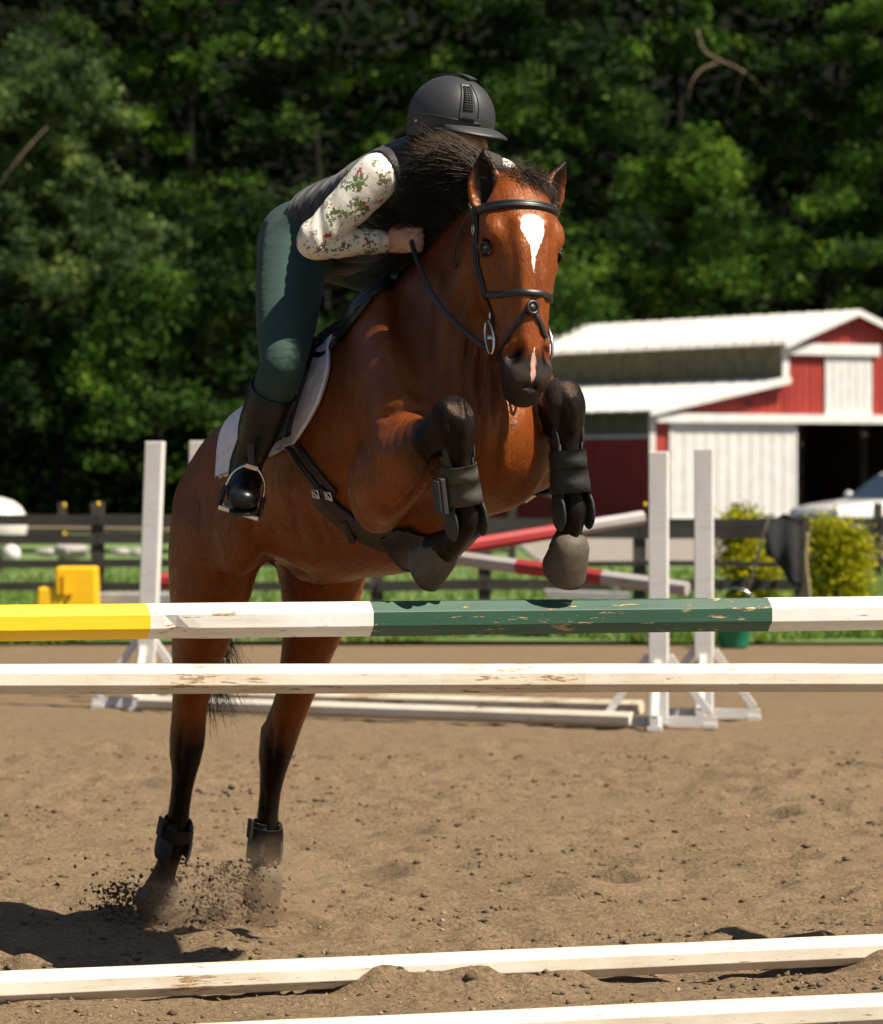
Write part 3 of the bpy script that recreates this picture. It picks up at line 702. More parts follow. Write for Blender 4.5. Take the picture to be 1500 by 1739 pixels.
def sculpt(V, Fq):
    """muscle lines, skin folds and facial relief along paths read from the photograph"""
    n = np.cross(V[Fq[:, 1]]-V[Fq[:, 0]], V[Fq[:, 3]]-V[Fq[:, 0]]); vn = np.zeros_like(V)
    for k in range(4): np.add.at(vn, Fq[:, k], n)
    vn /= np.maximum(1e-12, np.linalg.norm(vn, axis=1))[:, None]
    cm = np.array([0, 0, CAM_H]); view = cm-V; sg = np.sign(np.mean(np.sum(vn*(V-V.mean(0)), 1))); vn = vn*sg
    face = np.sum(vn*view, 1) > 0
    X = 750+F*V[:, 0]/V[:, 1]; Y = HOR-F*(V[:, 2]-CAM_H)/V[:, 1]
    D = np.zeros(len(V)); seen = {}
    L = [([(792, 470), (772, 550), (764, 630), (774, 700)], 10, -.013), ([(700, 470), (676, 560), (690, 640), (740, 688)], 16, -.010),
         ([(802, 560), (790, 640), (800, 716)], 5, -.010), ([(820, 580), (814, 650), (822, 722)], 5, -.010), ([(838, 610), (835, 680), (838, 730)], 5, -.009), ([(785, 590), (779, 660), (782, 705)], 4, -.007),
         ([(811, 570), (802, 645), (811, 718)], 4, .006), ([(829, 600), (824, 665), (830, 725)], 4, .006),
         ([(853, 700), (842, 770), (838, 830)], 9, -.012), ([(880, 716), (860, 760), (855, 800)], 8, .006),
         ([(640, 858), (668, 872), (706, 838), (742, 786), (752, 770)], 7, -.024), ([(640, 712), (684, 694), (730, 694)], 9, -.013),
         ([(600, 640), (612, 720), (640, 830)], 16, -.010), ([(655, 640), (640, 720), (655, 800)], 16, .007), ([(690, 745), (676, 790), (668, 840)], 7, -.006),
         ([(420, 880), (432, 930), (470, 968)], 10, -.012), ([(352, 760), (340, 850), (350, 960)], 12, -.009), ([(380, 830), (372, 900), (392, 980)], 10, .006),
         ([(520, 850), (552, 930)], 7, -.004), ([(488, 830), (515, 925)], 7, -.004), ([(552, 878), (585, 945)], 7, -.004), ([(470, 905), (540, 965), (620, 972)], 8, .005),
         ([(843, 462), (853, 530), (866, 600)], 7, -.006), ([(934, 470), (925, 530), (917, 590)], 6, -.006), ([(812, 474), (824, 520), (846, 570)], 6, .005), ([(820, 500), (838, 545)], 5, -.005),
         ([(836, 398), (842, 430), (850, 462)], 6, -.006), ([(930, 395), (926, 430), (930, 462)], 6, -.005), ([(806, 424), (822, 416), (840, 424)], 5, .006), ([(846, 590), (838, 630), (842, 665)], 6, -.005),
         ([(760, 712), (768, 736), (764, 760)], 7, -.006), ([(785, 700), (790, 740), (782, 775)], 7, .006), ([(948, 690), (952, 720), (962, 745)], 7, -.006), ([(966, 668), (976, 700), (972, 740)], 6, .006),
         ([(465, 1230), (460, 1280), (463, 1320)], 6, -.006), ([(484, 1240), (482, 1285), (470, 1330)], 6, .005), ([(312, 1235), (306, 1280), (308, 1320)], 5, -.005), ([(448, 1340), (447, 1400)], 4, -.004), ([(304, 1330), (300, 1400)], 4, -.004)]
    for path, wpx, dep in L:
        q = spline(np.array(path, float), 40); lo = q.min(0)-3*wpx; hi = q.max(0)+3*wpx
        sel = np.nonzero(face & (X > lo[0]) & (X < hi[0]) & (Y > lo[1]) & (Y < hi[1]))[0]
        keep = []
        for i in sel:
            if i not in seen:
                r = HBVH.ray_cast(Vector(cm), Vector(V[i]-cm)); seen[i] = r[0] is not None and abs(r[3]-np.linalg.norm(V[i]-cm)) < .03
            if seen[i]: keep.append(i)
        if not keep: continue
        keep = np.array(keep); d = np.sqrt(((np.stack([X[keep], Y[keep]], 1)[:, None]-q[None])**2).sum(2)); k = d.argmin(1); dm = d[np.arange(len(keep)), k]
        D[keep] += dep*np.exp(-(dm/wpx)**2)*np.minimum(1, np.minimum(k, 39-k)/8+.15)
    return V+vn*D[:, None]
HV = sculpt(HV, HFc)
HBVH = BVHTree.FromPolygons([Vector(x) for x in HV], HFc.tolist())
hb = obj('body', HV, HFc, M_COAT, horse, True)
_u, _v, _w = head_uvw(HV)
_in = (_u > -.05) & (_u < .62) & (np.abs(_v) < .14) & (_w > -.14)
front = np.clip((_w-.045)/.03, 0, 1)*_in
_hw = np.interp(_u, [.098, .102, .112, .14, .162, .185, .21, .24, .27], [0, .018, .030, .033, .025, .014, .006, .003, .0])
_c = .002*np.sin(_u*60)
white = front*np.clip(.5+(_hw-np.abs(_v-_c))*34, 0, 1)*(_hw > .001)
_hs = np.interp(_u, [.44, .46, .49, .52, .545], [0, .002, .007, .007, .001])
white = np.maximum(white, front*np.clip(.5+(_hs*.7-np.abs(_v))*50, 0, .75)*(_hs > .001))
pink = front*np.clip(.5+(_hs-np.abs(_v+.001))*60, 0, 1)*(_u > .465)*(_u < .555)
muz = _in*(_w > -.085)*np.clip((_u-.40-.03*np.clip(_w/.06, -1, 1)-.25*np.clip(.03-np.abs(_v), 0, .03))/.07, 0, 1)
eye_d = np.minimum(np.linalg.norm(HV-HP(.178, .104, .045), axis=1), np.linalg.norm(HV-HP(.178, -.104, .045), axis=1))
earm = ((_u > -.25) & (_u < .1) & (np.abs(_v) < .2) & (_w > -.10) & (_w < .12))*np.clip((-_u-.015)/.06, 0, 1)*np.clip((np.abs(_v)-.03)/.02, 0, 1)
for c_, dv_, lv_, fv_, b_ in EARS:      # dark hollow and dark tips of the ears
    q_ = HV-c_; x_, y_, z_ = q_@dv_, q_@lv_, q_@fv_
    earm = np.maximum(earm, 2.2*np.clip(1.25-np.sqrt((x_/.075)**2+(y_/.030)**2+(z_/.022)**2), 0, .9)*(z_ < .03))
nost = np.zeros(len(HV))
for c_, a_, l_ in NOST:
    q_ = HV-(c_-HF*.012); _nm = (1.4*np.clip(1.3-np.sqrt((q_@a_/.030)**2+((q_-np.outer(q_@a_, a_))**2).sum(1)/.020**2), 0, .8)); nost = np.maximum(nost, _nm)
dark = np.maximum.reduce([_dark, np.clip(1.15-eye_d/.042, 0, .9), earm*.85])
_q = HV/KH-P0; _ts = np.stack([_q@N, _q@RT, CAM_H+(HV[:, 2]-CAM_H)/KH], 1)
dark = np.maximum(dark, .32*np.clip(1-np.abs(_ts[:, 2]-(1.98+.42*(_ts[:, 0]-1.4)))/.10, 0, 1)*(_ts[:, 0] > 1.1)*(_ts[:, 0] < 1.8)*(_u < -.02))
_fold = np.exp(-((_ts[:, 0]-1.74)/.09)**2-(_ts[:, 1]/.11)**2-((_ts[:, 2]-1.56)/.16)**2)
_vein = np.clip((1.45-_ts[:, 2])/.1, 0, 1)*(_ts[:, 0] > .3)*(~_in)*np.clip(1-dark*1.5, 0, 1)
set_attr(hb.data, 'topline_shade', np.clip((_ts[:, 2]-1.42)/.35, 0, 1)*(_u < -.02)+.9*np.clip((_ts[:, 2]-1.42)/.35, 0, 1)*(_u >= -.02)*np.clip((-_w-.08)/.06, 0, 1)); set_attr(hb.data, 'nostril', np.clip(nost, 0, 1)); set_attr(hb.data, 'fold', _fold); set_attr(hb.data, 'vein', np.clip(_vein, 0, 1))
set_attr(hb.data, 'dark', dark); set_attr(hb.data, 'white', white); set_attr(hb.data, 'pink', pink); set_attr(hb.data, 'muzzle', muz)
# eyes
m_eye, _t, _b = nodes_of('horse_eye'); _b.inputs['Base Color'].default_value = (.012, .006, .004, 1); _b.inputs['Roughness'].default_value = .06; _b.inputs['Coat Weight'].default_value = 1
def sphere(c, r, axes=None, nu=16, nv=10):
    ax = np.eye(3) if axes is None else np.array(axes); r = np.broadcast_to(np.asarray(r, float), (3,))
    v = [c+ax[2]*r[2]]; f = []
    for i in range(1, nv):
        th = math.pi*i/nv
        for j in range(nu):
            ph = 2*math.pi*j/nu
            v.append(c+ax[0]*r[0]*math.sin(th)*math.cos(ph)+ax[1]*r[1]*math.sin(th)*math.sin(ph)+ax[2]*r[2]*math.cos(th))
    v.append(c-ax[2]*r[2]); e = len(v)-1
    for j in range(nu):
        f.append((0, 1+j, 1+(j+1) % nu)); f.append((e, e-nu+(j+1) % nu, e-nu+j))
        for i in range(nv-2): a = 1+i*nu+j; b_ = 1+i*nu+(j+1) % nu; f.append((a, a+nu, b_+nu, b_))
    return np.array(v), f
M_LID = plain('eyelid_skin', (.02, .012, .009), .5, .2, 60)
for s in (1, -1):
    c = HP(.178, .088*s, .042); v, f = sphere(c, (.0235, .021, .022), (HD, HL, HF)); e = obj('eye', v, f, m_eye, horse, True)
    for q, up in ((-.013, 1), (.016, 0)):
        pts = np.array([c+HD*(q*math.cos(a*1.2))+HF*.021*math.sin(a)*1.1+HL*s*.0205*math.cos(a*.9) for a in np.linspace(-1.35, 1.35, 9)])
        v, f = tube(pts, [.002, .004, .0055, .006, .0065, .006, .0055, .004, .002], 6, lat=HL*s); obj('eyelid', v, f, M_LID, e, True)
# hooves: slightly flared rings with a sole, toe pointing along td
M_HOOF, _t, _b = nodes_of('hoof_horn')
_n = noise(_t, 18, 5, .6, (1, 1, .25)); _n2 = noise(_t, 70, 4, .6, w_=3)
_c = mixc(_t, .5, ramp(_t, _n.outputs[0], [(.3, (.055, .042, .030)), (.7, (.105, .082, .058))]).outputs[0], ramp(_t, _n2.outputs[0], [(.3, (.06, .045, .032)), (.7, (.125, .098, .07))]).outputs[0])
_t.links.new(_c, _b.inputs['Base Color']); _b.inputs['Roughness'].default_value = .6; _b.inputs['Specular IOR Level'].default_value = .25; bumpn(_t, _b, _n2.outputs[0], .25, .002)
M_SHOE = plain('worn_iron', (.16, .14, .12), .5, .3, 60, .2, .5, .8)
def hoof(c, ax, toe, parent=horse, sc=1.0):
    """ax: from coronet to sole; toe: forward"""
    ax = unit(ax); toe = unit(toe-ax*(toe@ax)); la = np.cross(ax, toe)
    rows = [(-.062, .014, .014, -.006), (-.056, .030, .032, -.006), (-.047, .042, .044, -.005), (-.036, .049, .051, -.001), (0, .055, .059, .012), (.035, .0595, .066, .024), (.045, .060, .067, .027), (.047, .052, .058, .027), (.041, .028, .034, .024)]
    n = 20; v = []; f = []
    for h, a, b_, o in rows:
        for j in range(n):
            q = 2*math.pi*j/n; cq, sq = math.cos(q), math.sin(q); cq, sq = math.copysign(abs(cq)**.82, cq), math.copysign(abs(sq)**.82, sq)
            bb = b_*sc*(1 if cq > 0 else .80)
            hh = h*(1.0 if cq > 0 else 1-.22*abs(cq)) if h < 0 else h
            v.append(c+ax*hh*sc+toe*(o*sc+bb*cq)+la*a*sc*sq*(1 if cq > -.3 else .92))
    for i in range(len(rows)-1):
        for j in range(n): f.append((i*n+j, i*n+(j+1) % n, (i+1)*n+(j+1) % n, (i+1)*n+j))
    f += [tuple(range(n))[::-1], tuple(range((len(rows)-1)*n, len(rows)*n))]
    o = obj('hoof', v, f, M_HOOF, parent, True)
    pts = [c+ax*.0475*sc+toe*(.024*sc+.056*sc*math.cos(q))+la*.050*sc*math.sin(q) for q in np.linspace(-2.5, 2.5, 19)]
    v, f = tube(pts, .0095*sc, 6, flat=.5, lat=ax); obj('shoe', v, f, M_SHOE, o, True)
    # soft hairy rim at the coronet
    return o
hoof(P(740, 937, .175), -N*.8-UP*.30+RT*.35, -UP*.9+RT*.1, sc=1.06)
hoof(P(962, 936, -.172), -N*.75-UP*.6, -UP*.75+N*.6, sc=1.06)
hoof(P(269, 1512, .155), -N*.85-UP*.40+RT*.25, -UP*.9+N*.3, sc=1.04)
hoof(P(446, 1495, -.145), -N*.7-UP*.6, -UP*.75+N*.6, sc=1.04)
# ================================================================== tack
CAMP = np.array([0, 0, CAM_H])
def hit(o, d):
    r = HBVH.ray_cast(Vector(o), Vector(unit(d)))
    return (None, None) if r[0] is None else (np.array(r[0]), np.array(r[1]))
def pix(px, py):
    for k in range(25):      # just beyond the outline: slide inwards
        r = hit(CAMP, PD(px+4*k, py+4*k, 1.0)-CAMP)
        if r[0] is not None: return r
    return r
def on_pix(path, n, off):
    """path of pixels laid on the horse's coat"""
    q = spline(np.array(path, float), n); pts = []; nr = []
    for x, y in q:
        p, k = pix(x, y)
        if p is None: continue
        if k@(CAMP-p) < 0: k = -k
        pts.append(p+k*off); nr.append(k)
    return smooth_path(pts), np.array(nr)
def smooth_path(p, it=2):
    p = np.array(p, float)
    for _ in range(it):
        q = p.copy(); q[1:-1] = p[1:-1]*.5+(p[:-2]+p[2:])*.25; p = q
    return p
def head_ring(u0, a0, a1, n, off, tilt=0.0, w0=0.0):
    """arc round the head at station u0; angle 0 = face, + = horse's right"""
    pts = []; nr = []
    for a in np.linspace(a0, a1, n):
        d = HL*math.sin(a)+HF*math.cos(a); c = HP(u0+tilt*(1-math.cos(a)), 0, w0)
        p, k = hit(c+d*.35, -d)
        if p is None: continue
        if k@d < 0: k = -k
        pts.append(p+k*off); nr.append(unit(k+d))
    return smooth_path(pts), np.array(nr)
def head_side(path, s, n, off):
    pts = []; nr = []
    for u, w_ in spline(np.array(path, float), n):
        p, k = hit(HP(u, .4*s, w_), -HL*s)
        if p is None: continue
        if k@(HL*s) < 0: k = -k
        pts.append(p+k*off); nr.append(k)
    return smooth_path(pts), np.array(nr)
M_LEA = plain('black_leather', (.012, .011, .0115), .42, .3, 90, .25, .5, dist=.002)
M_LEAB = plain('dark_brown_leather', (.020, .012, .010), .45, .3, 70, .25, .45, dist=.002)
M_STEEL = plain('polished_steel', (.62, .60, .57), .22, .1, 40, .05, .5, 1.0)
M_BOOTN = plain('neoprene_boot', (.022, .021, .021), .62, .35, 45, .35, .35, dist=.003)
M_BOOTD = plain('dusty_boot_strap', (.060, .054, .046), .75, .35, 38, .4, .25, dist=.003)
def strap_obj(name, pn, w_, th, m, parent): v, f = strap(pn[0], pn[1], w_, th); return obj(name, v, f, m, parent, True)
def ring_obj(name, c, a, b, ra, rb, tr, m, parent, n=22):
    pts = [c+a*ra*math.cos(q)+b*rb*math.sin(q) for q in np.linspace(0, 2*math.pi, n+1)]
    v, f = tube(pts, tr, 7, False, lat=np.cross(a, b)); return obj(name, v, f, m, parent, True)
bridle = thing('bridle', HP(.07, 0, 0), "black leather bridle with crossed noseband on the horse's head", 'bridle')
bb = strap_obj('browband', head_ring(.072, -1.62, 1.62, 28, .003, -.004), .026, .007, M_LEA, bridle)
for du in (-.006, .006): strap_obj('raised_edge', head_ring(.072+du, -1.5, 1.5, 26, .0085, -.004), .007, .003, M_LEA, bb)
strap_obj('noseband', head_ring(.312, -1.75, 1.75, 34, .003, -.018), .019, .005, M_LEA, bridle)
for s in (1, -1):
    cp = strap_obj('cheekpiece', head_side([(.04, -.03), (.10, -.012), (.17, -.02), (.25, -.014), (.32, -.008), (.385, .0)], s, 22, .004), .016, .004, M_LEA, bridle)
    strap_obj('noseband_hanger', head_side([(.05, -.015), (.11, .008), (.17, .0), (.24, .004), (.29, .008)], s, 16, .004), .011, .003, M_LEA, bridle)
    for u_, w_ in ((.115, -.012), (.345, -.006)):
        p, k = head_side([(u_-.01, w_), (u_, w_), (u_+.01, w_)], s, 3, .009)
        ring_obj('buckle', p[1], HD, unit(np.cross(HD, k[1])), .014, .0115, .0023, M_STEEL, cp, 12)
    # crown piece behind the ears and throat lash
    pts = [HP(.06, .098*s, -.03), HP(.03, .095*s, -.05), HP(-.0, .07*s, -.075), HP(-.015, .035*s, -.085)]
    q = spline(pts, 10); v, f = strap(q, [unit(x-HP(.05, 0, -.03)) for x in q], .022, .005); obj('crownpiece', v, f, M_LEA, bridle, True)
    pts = [HP(.055, .107*s, -.03), HP(.10, .125*s, -.085), HP(.17, .118*s, -.135), HP(.235, .085*s, -.165), HP(.255, .03*s, -.17)]
    q = spline(pts, 16); v, f = strap(q, [HL*s-HF*.3]*16, .011, .003); obj('throatlash', v, f, M_LEA, bridle, True)
    # bit ring with mouthpiece end
    c = HP(.408, .082*s, .002)
    a_, b_ = unit(HD+HF*.35), unit(HF-HD*.35)
    bit = ring_obj('bit_ring', c, a_, b_, .052, .026, .0042, M_STEEL, bridle)
    pts = [c+HL*s*.006+a_*.0, c-HL*s*.03]; v, f = tube(pts, .0065, 8); obj('mouthpiece', v, f, M_STEEL, bit, True)
# ring where the crossed straps meet, with the straps below it
p_, k_ = pix(902, 523); k_ = k_ if k_@(CAMP-p_) > 0 else -k_
e1 = unit(HL-k_*(HL@k_)); e2 = np.cross(k_, e1)
ring_obj('nose_ring', p_+k_*.010, e1, e2, .0165, .0165, .0052, M_LEA, bridle, 18)
v, f = sphere(p_+k_*.008, (.011, .011, .005), (e1, e2, k_), 12, 6); obj('nose_button', v, f, M_LEA, bridle, True)
strap_obj('flash_strap', on_pix([(896, 530), (880, 548), (862, 574), (850, 597), (846, 612)], 14, .004), .013, .004, M_LEA, bridle)
strap_obj('flash_strap', on_pix([(908, 532), (916, 546), (922, 562), (925, 574)], 9, .004), .013, .004, M_LEA, bridle)
# saddle pad, saddle, girth -- wrapped round the trunk
TRK = np.array([(.20, 1.30), (.48, 1.36), (.72, 1.385), (.97, 1.43), (1.22, 1.485), (1.42, 1.50), (1.6, 1.475)])
def wrap(t, th, off):
    """point on the coat at trunk station t; th = angle from the top towards the horse's right"""
    c = T(t, 0, np.interp(t, TRK[:, 0], TRK[:, 1])); d = UP*math.cos(th)+RT*math.sin(th)-N*.25*math.cos(th)
    p, k = hit(c+d*.9, -d)
    if p is None: return c+d*.3, d
    if k@d < 0: k = -k
    return p+k*off, k
def t_th(px, py):
    p, k = pix(px, py); t, s, z = tsz(p); c = np.interp(t, TRK[:, 0], TRK[:, 1]); return t, math.atan2(s, z-c+1e-9)
def wrap_patch(name, rows, nt_, off, thick, m, parent, smooth_it=3, side=0):
    """rows: (angle, t_rear, t_front); closed slab lying on the coat, both sides unless side given"""
    G = np.zeros((len(rows), nt_, 3)); K = np.zeros_like(G)
    for i, (th, a, b_) in enumerate(rows):
        for j, t in enumerate(np.linspace(a, b_, nt_)): G[i, j], K[i, j] = wrap(t, th, off)
    for _ in range(smooth_it):
        q = G.copy(); q[1:-1] = G[1:-1]*.5+(G[:-2]+G[2:])*.25; q[:, 1:-1] = q[:, 1:-1]*.5+(q[:, :-2]+q[:, 2:])*.25; G = q
        q = K.copy(); q[1:-1] = K[1:-1]*.5+(K[:-2]+K[2:])*.25; K = q
    n, mm = G.shape[:2]; top = G+K*thick; v = np.vstack([G.reshape(-1, 3), top.reshape(-1, 3)]); o = n*mm; f = []
    for i in range(n-1):
        for j in range(mm-1):
            a = i*mm+j; f.append((a, a+mm, a+mm+1, a+1)); f.append((o+a, o+a+1, o+a+mm+1, o+a+mm))
    for i in range(n-1):
        for j in (0, mm-1): a = i*mm+j; f.append((a, a+mm, o+a+mm, o+a))
    for j in range(mm-1):
        for i in (0, n-1): a = i*mm+j; f.append((a, a+1, o+a+1, o+a))
    ob = obj(name, v, f, m, parent, True)
    bv = ob.modifiers.new('rounded', 'BEVEL'); bv.width = thick*.45; bv.segments = 2; bv.limit_method = 'ANGLE'; bv.angle_limit = R(50)
    return ob, G, K
def pad_mat():
    m, t, b = nodes_of('quilted_pad'); tc = nd(t, 'TexCoord'); n = noise(t, 60, 4, .6)
    w1 = nd(t, 'TexVoronoi', feature='F1'); w1.inputs['Scale'].default_value = 26; t.links.new(tc.outputs['Object'], w1.inputs['Vector'])
    c = mixc(t, .5, ramp(t, w1.outputs['Distance'], [(.2, (.60, .53, .60)), (.55, (.74, .67, .66))]).outputs[0], ramp(t, n.outputs[0], [(.3, (.60, .54, .56)), (.7, (.78, .71, .70))]).outputs[0])
    t.links.new(c, b.inputs['Base Color']); b.inputs['Roughness'].default_value = .85
    bumpn(t, b, w1.outputs['Distance'], .6, .006); return m
M_PAD = pad_mat()
fr = [t_th(*q) for q in ((583, 573), (580, 625), (556, 688), (530, 725), (507, 750))]
bt = [t_th(*q) for q in ((470, 772), (425, 788), (388, 803))]
rr_ = [t_th(*q) for q in ((378, 790), (388, 762), (405, 730))]
thf = np.array([x[1] for x in fr]); tf_ = np.array([x[0] for x in fr]); thmax = max(x[1] for x in fr+bt)
o_ = np.argsort(thf)
def pad_rows(sgn, tr_top, tf_top, thm, n, fo=0.0, rear=None):
    R_ = []
    for th in np.linspace(0, thm, n):
        b_ = float(np.interp(th, np.concatenate([[0, .45], thf[o_]]), np.concatenate([[tf_top, tf_top+.02], tf_[o_]])))+fo
        a = tr_top if rear is None else float(np.interp(th, rear[0], rear[1]))
        R_.append((th*sgn, a, b_))
    return R_
rt = min(x[0] for x in bt+rr_)
def both(fn): a = fn(1); return [(-x[0], x[1], x[2]) for x in a[:0:-1]]+a
saddle_pad = thing('saddle_pad', T(.9, 0, 1.72), 'pale lilac patterned saddle pad under the saddle on the bay horse', 'saddle pad')
rows = both(lambda s: pad_rows(1, rt, float(tf_[o_][0]), thmax-.02, 20, 0, ([0, .6, thmax], [rt+.05, rt+.02, rt])))
wrap_patch('pad', rows, 26, .004, .014, M_PAD, saddle_pad)
ed = [wrap(b_, th, .018) for th, a, b_ in rows if True]
v, f = tube(smooth_path([x[0] for x in ed]), .006, 6); obj('binding', v, f, M_PAD, saddle_pad, True)
saddle = thing('saddle', T(.92, 0, 1.76), 'dark brown close contact saddle under the rider', 'saddle')
fl = [t_th(*q) for q in ((566, 560), (556, 618), (532, 676), (506, 738))]
flth = np.array([x[1] for x in fl]); flt = np.array([x[0] for x in fl]); oo = np.argsort(flth)
rows = both(lambda s: [(th, float(np.interp(th, [0, .5, 1.0, flth.max()], [.66, .70, .80, .86])), float(np.interp(th, np.concatenate([[0], flth[oo]]), np.concatenate([[flt[oo][0]-.02], flt[oo]])))) for th in np.linspace(0, flth.max(), 18)])
wrap_patch('flap', rows, 20, .020, .012, M_LEAB, saddle)
# seat: dipped, raised to cantle and pommel
V = []; nn_ = 15
for t, zc, hw in ((.60, .125, .11), (.63, .14, .15), (.70, .105, .165), (.80, .075, .15), (.90, .072, .12), (1.0, .09, .09), (1.08, .115, .075), (1.12, .10, .06)):
    p0, _ = wrap(t, 0.0, 0)
    for a in np.linspace(-1.25, 1.25, nn_):
        V.append(p0+UP*(zc*math.cos(a)**.8-.01)+RT*hw*math.sin(a)/.95-UP*.05*abs(math.sin(a))**2)
m_ = len(V)//nn_; f = [(i*nn_+j, i*nn_+j+1, (i+1)*nn_+j+1, (i+1)*nn_+j) for i in range(m_-1) for j in range(nn_-1)]
st_ = obj('seat', V, f, M_LEAB, saddle, True); so = st_.modifiers.new('thick', 'SOLIDIFY'); so.thickness = .02; sb = st_.modifiers.new('soft', 'SUBSURF'); sb.levels = sb.render_levels = 1
strap_obj('pommel_pad', on_pix([(546, 596), (572, 560), (606, 520), (640, 476), (668, 448)], 18, .010), .062, .012, M_LEA, saddle)
# knee roll on each flap
for s in (1, -1):
    q = [wrap(float(np.interp(th, flth[oo], flt[oo]))-.04, th*s, .04)[0] for th in np.linspace(flth.min()+.05, flth.min()+.65, 7)]
    v, f = tube(smooth_path(q), [.012, .02, .024, .026, .024, .018, .01], 8); obj('knee_roll', v, f, M_LEAB, saddle, True)
girth = thing('girth', T(1.32, 0, 1.13), "brown leather girth with double buckles round the horse's belly", 'girth')
for path in ([(478, 735), (505, 776), (530, 810), (552, 836)], [(496, 738), (522, 776), (552, 812), (574, 836)]):
    strap_obj('billet', on_pix(path, 12, .010), .026, .006, M_LEAB, girth)
gp = on_pix([(541, 836), (566, 862), (598, 888), (634, 908), (672, 917), (708, 914)], 26, .008)
g_ = strap_obj('band', gp, .085, .012, M_LEAB, girth)
strap_obj('band', on_pix([(590, 880), (600, 898), (606, 915)], 6, .02), .03, .006, M_LEAB, g_)
for x, y in ((546, 833), (568, 836)):
    p, k = pix(x, y); k = k if k@(CAMP-p) > 0 else -k
    a = unit(pix(x+12, y+14)[0]-p); ring_obj('buckle', p+k*.024, a, np.cross(k, a), .018, .016, .003, M_STEEL, girth, 4)
    ring_obj('buckle_tongue', p+k*.026, a, np.cross(k, a), .013, .0012, .0018, M_STEEL, girth, 6)
# stud guard under the chest
bel = [t_th(*q) for q in ((655, 915), (745, 905))]
p, k = pix(690, 935)
if p is None: p, k = pix(690, 925)
rows = [(math.pi-th, a, b_) for th, a, b_ in ((.42, 1.30, 1.38), (.30, 1.26, 1.42), (.15, 1.24, 1.45), (0, 1.23, 1.46), (-.15, 1.24, 1.45), (-.30, 1.26, 1.42), (-.42, 1.30, 1.38))]
wrap_patch('belly_guard', rows, 10, .012, .016, M_LEA, girth, 2)
# neck strap of the breastplate
breast = thing('breastplate', pix(545, 600)[0], 'black breastplate strap from the saddle up to the withers', 'breastplate')
strap_obj('strap', on_pix([(540, 606), (556, 606), (580, 578), (612, 538), (650, 488), (690, 440)], 26, .012), .020, .006, M_LEA, breast)
strap_obj('strap', on_pix([(538, 600), (545, 576), (566, 545), (596, 506), (630, 470)], 20, .016), .018, .006, M_LEA, breast)
p, k = pix(540, 590); k = k if k@(CAMP-p) > 0 else -k; a = unit(pix(545, 575)[0]-p); ring_obj('buckle', p+k*.022, a, np.cross(k, a), .014, .012, .0024, M_STEEL, breast, 4)
# ------------------------------------------------------------------ leg boots
def around(c, ax, fwd, lat_, ra, rb, a0, a1, n):
    return np.array([c+fwd*rb*math.cos(a)+lat_*ra*math.sin(a) for a in np.linspace(a0, a1, n)]), np.array([unit(fwd*math.cos(a)+lat_*math.sin(a)) for a in np.linspace(a0, a1, n)])
def slab(rows_p, rows_n, thick, name, m, parent):
    G = np.array(rows_p); K = np.array(rows_n); n, mm = G.shape[:2]; v = np.vstack([G.reshape(-1, 3), (G+K*thick).reshape(-1, 3)]); o = n*mm; f = []
    for i in range(n-1):
        for j in range(mm-1): a = i*mm+j; f += [(a, a+1, a+mm+1, a+mm), (o+a, o+a+mm, o+a+mm+1, o+a+1)]
    for i in range(n-1):
        for j in (0, mm-1): a = i*mm+j; f.append((a, a+mm, o+a+mm, o+a))
    for j in range(mm-1):
        for i in (0, n-1): a = i*mm+j; f.append((a, a+1, o+a+1, o+a))
    return obj(name, v, f, m, parent, True)
def tendon_boot(kn, ft, s, label, band=None):
    ax = unit(ft-kn); L = np.linalg.norm(ft-kn); fwd = unit(N-ax*(N@ax)); la = np.cross(ax, fwd); la = la if la@RT > 0 else -la
    bt_ = thing('tendon_boot', ft, label, 'leg boot', 'front leg boots')
    rp = []; rn = []
    for u, ra, rb in ((.30, .044, .046), (.36, .040, .044), (.50, .039, .044), (.68, .040, .046), (.84, .046, .052), (.97, .052, .058), (1.06, .050, .054)):
        open_ = .95 if .3 < u < .9 else 1.25
        p, k = around(kn+ax*L*u, ax, fwd, la, ra, rb, open_, 2*math.pi-open_, 18); rp.append(p); rn.append(k)
    slab(rp, rn, .006, 'shell', M_BOOTN, bt_)
    for u0, u1, r0, r1 in ((.42, .60, .0465, .0475), (.605, .83, .048, .052)):
        p0_, k0 = around(kn+ax*L*u0, ax, fwd, la, r0, r0+.006, -2.9, 2.9, 30); p1, k1 = around(kn+ax*L*u1, ax, fwd, la, r1, r1+.006, -2.9, 2.9, 30)
        slab([p0_, p0_*.5+p1*.5, p1], [k0, k0, k1], .004, 'strap', band or M_BOOTD, bt_)
    for sg in (1, -1):       # oval cups over the fetlock and their upper tongues
        c = kn+ax*L*1.0+la*sg*.046+fwd*.006
        v, f = sphere(c, (.055, .038, .010), (ax, fwd, la), 16, 8); obj('fetlock_cup', v, f, M_BOOTN, bt_, True)
        c = kn+ax*L*.30+la*sg*.040+fwd*.012
        v, f = sphere(c, (.05, .017, .007), (unit(ax-la*sg*.12), fwd, la), 14, 8); obj('tongue', v, f, M_BOOTN, bt_, True)
    return bt_, ax, fwd, la, L
bt1 = tendon_boot(LEG['fr'][2], LEG['fr'][4], 1, "dusty grey-strapped tendon boot on the horse's right foreleg, in the middle of the picture")
m = MB(); c = LEG['fr'][2]+bt1[1]*bt1[4]*.70+bt1[3]*.068+bt1[2]*.01
m.box(c, bt1[1], .05, bt1[2], .022, bt1[3], .008); m.box(c+bt1[3]*.012, bt1[1], .045, bt1[2], .018, bt1[3], .005); o = m.build('strap_end', M_BOOTN, bt1[0]); bv = o.modifiers.new('r', 'BEVEL'); bv.width = .004; bv.segments = 2
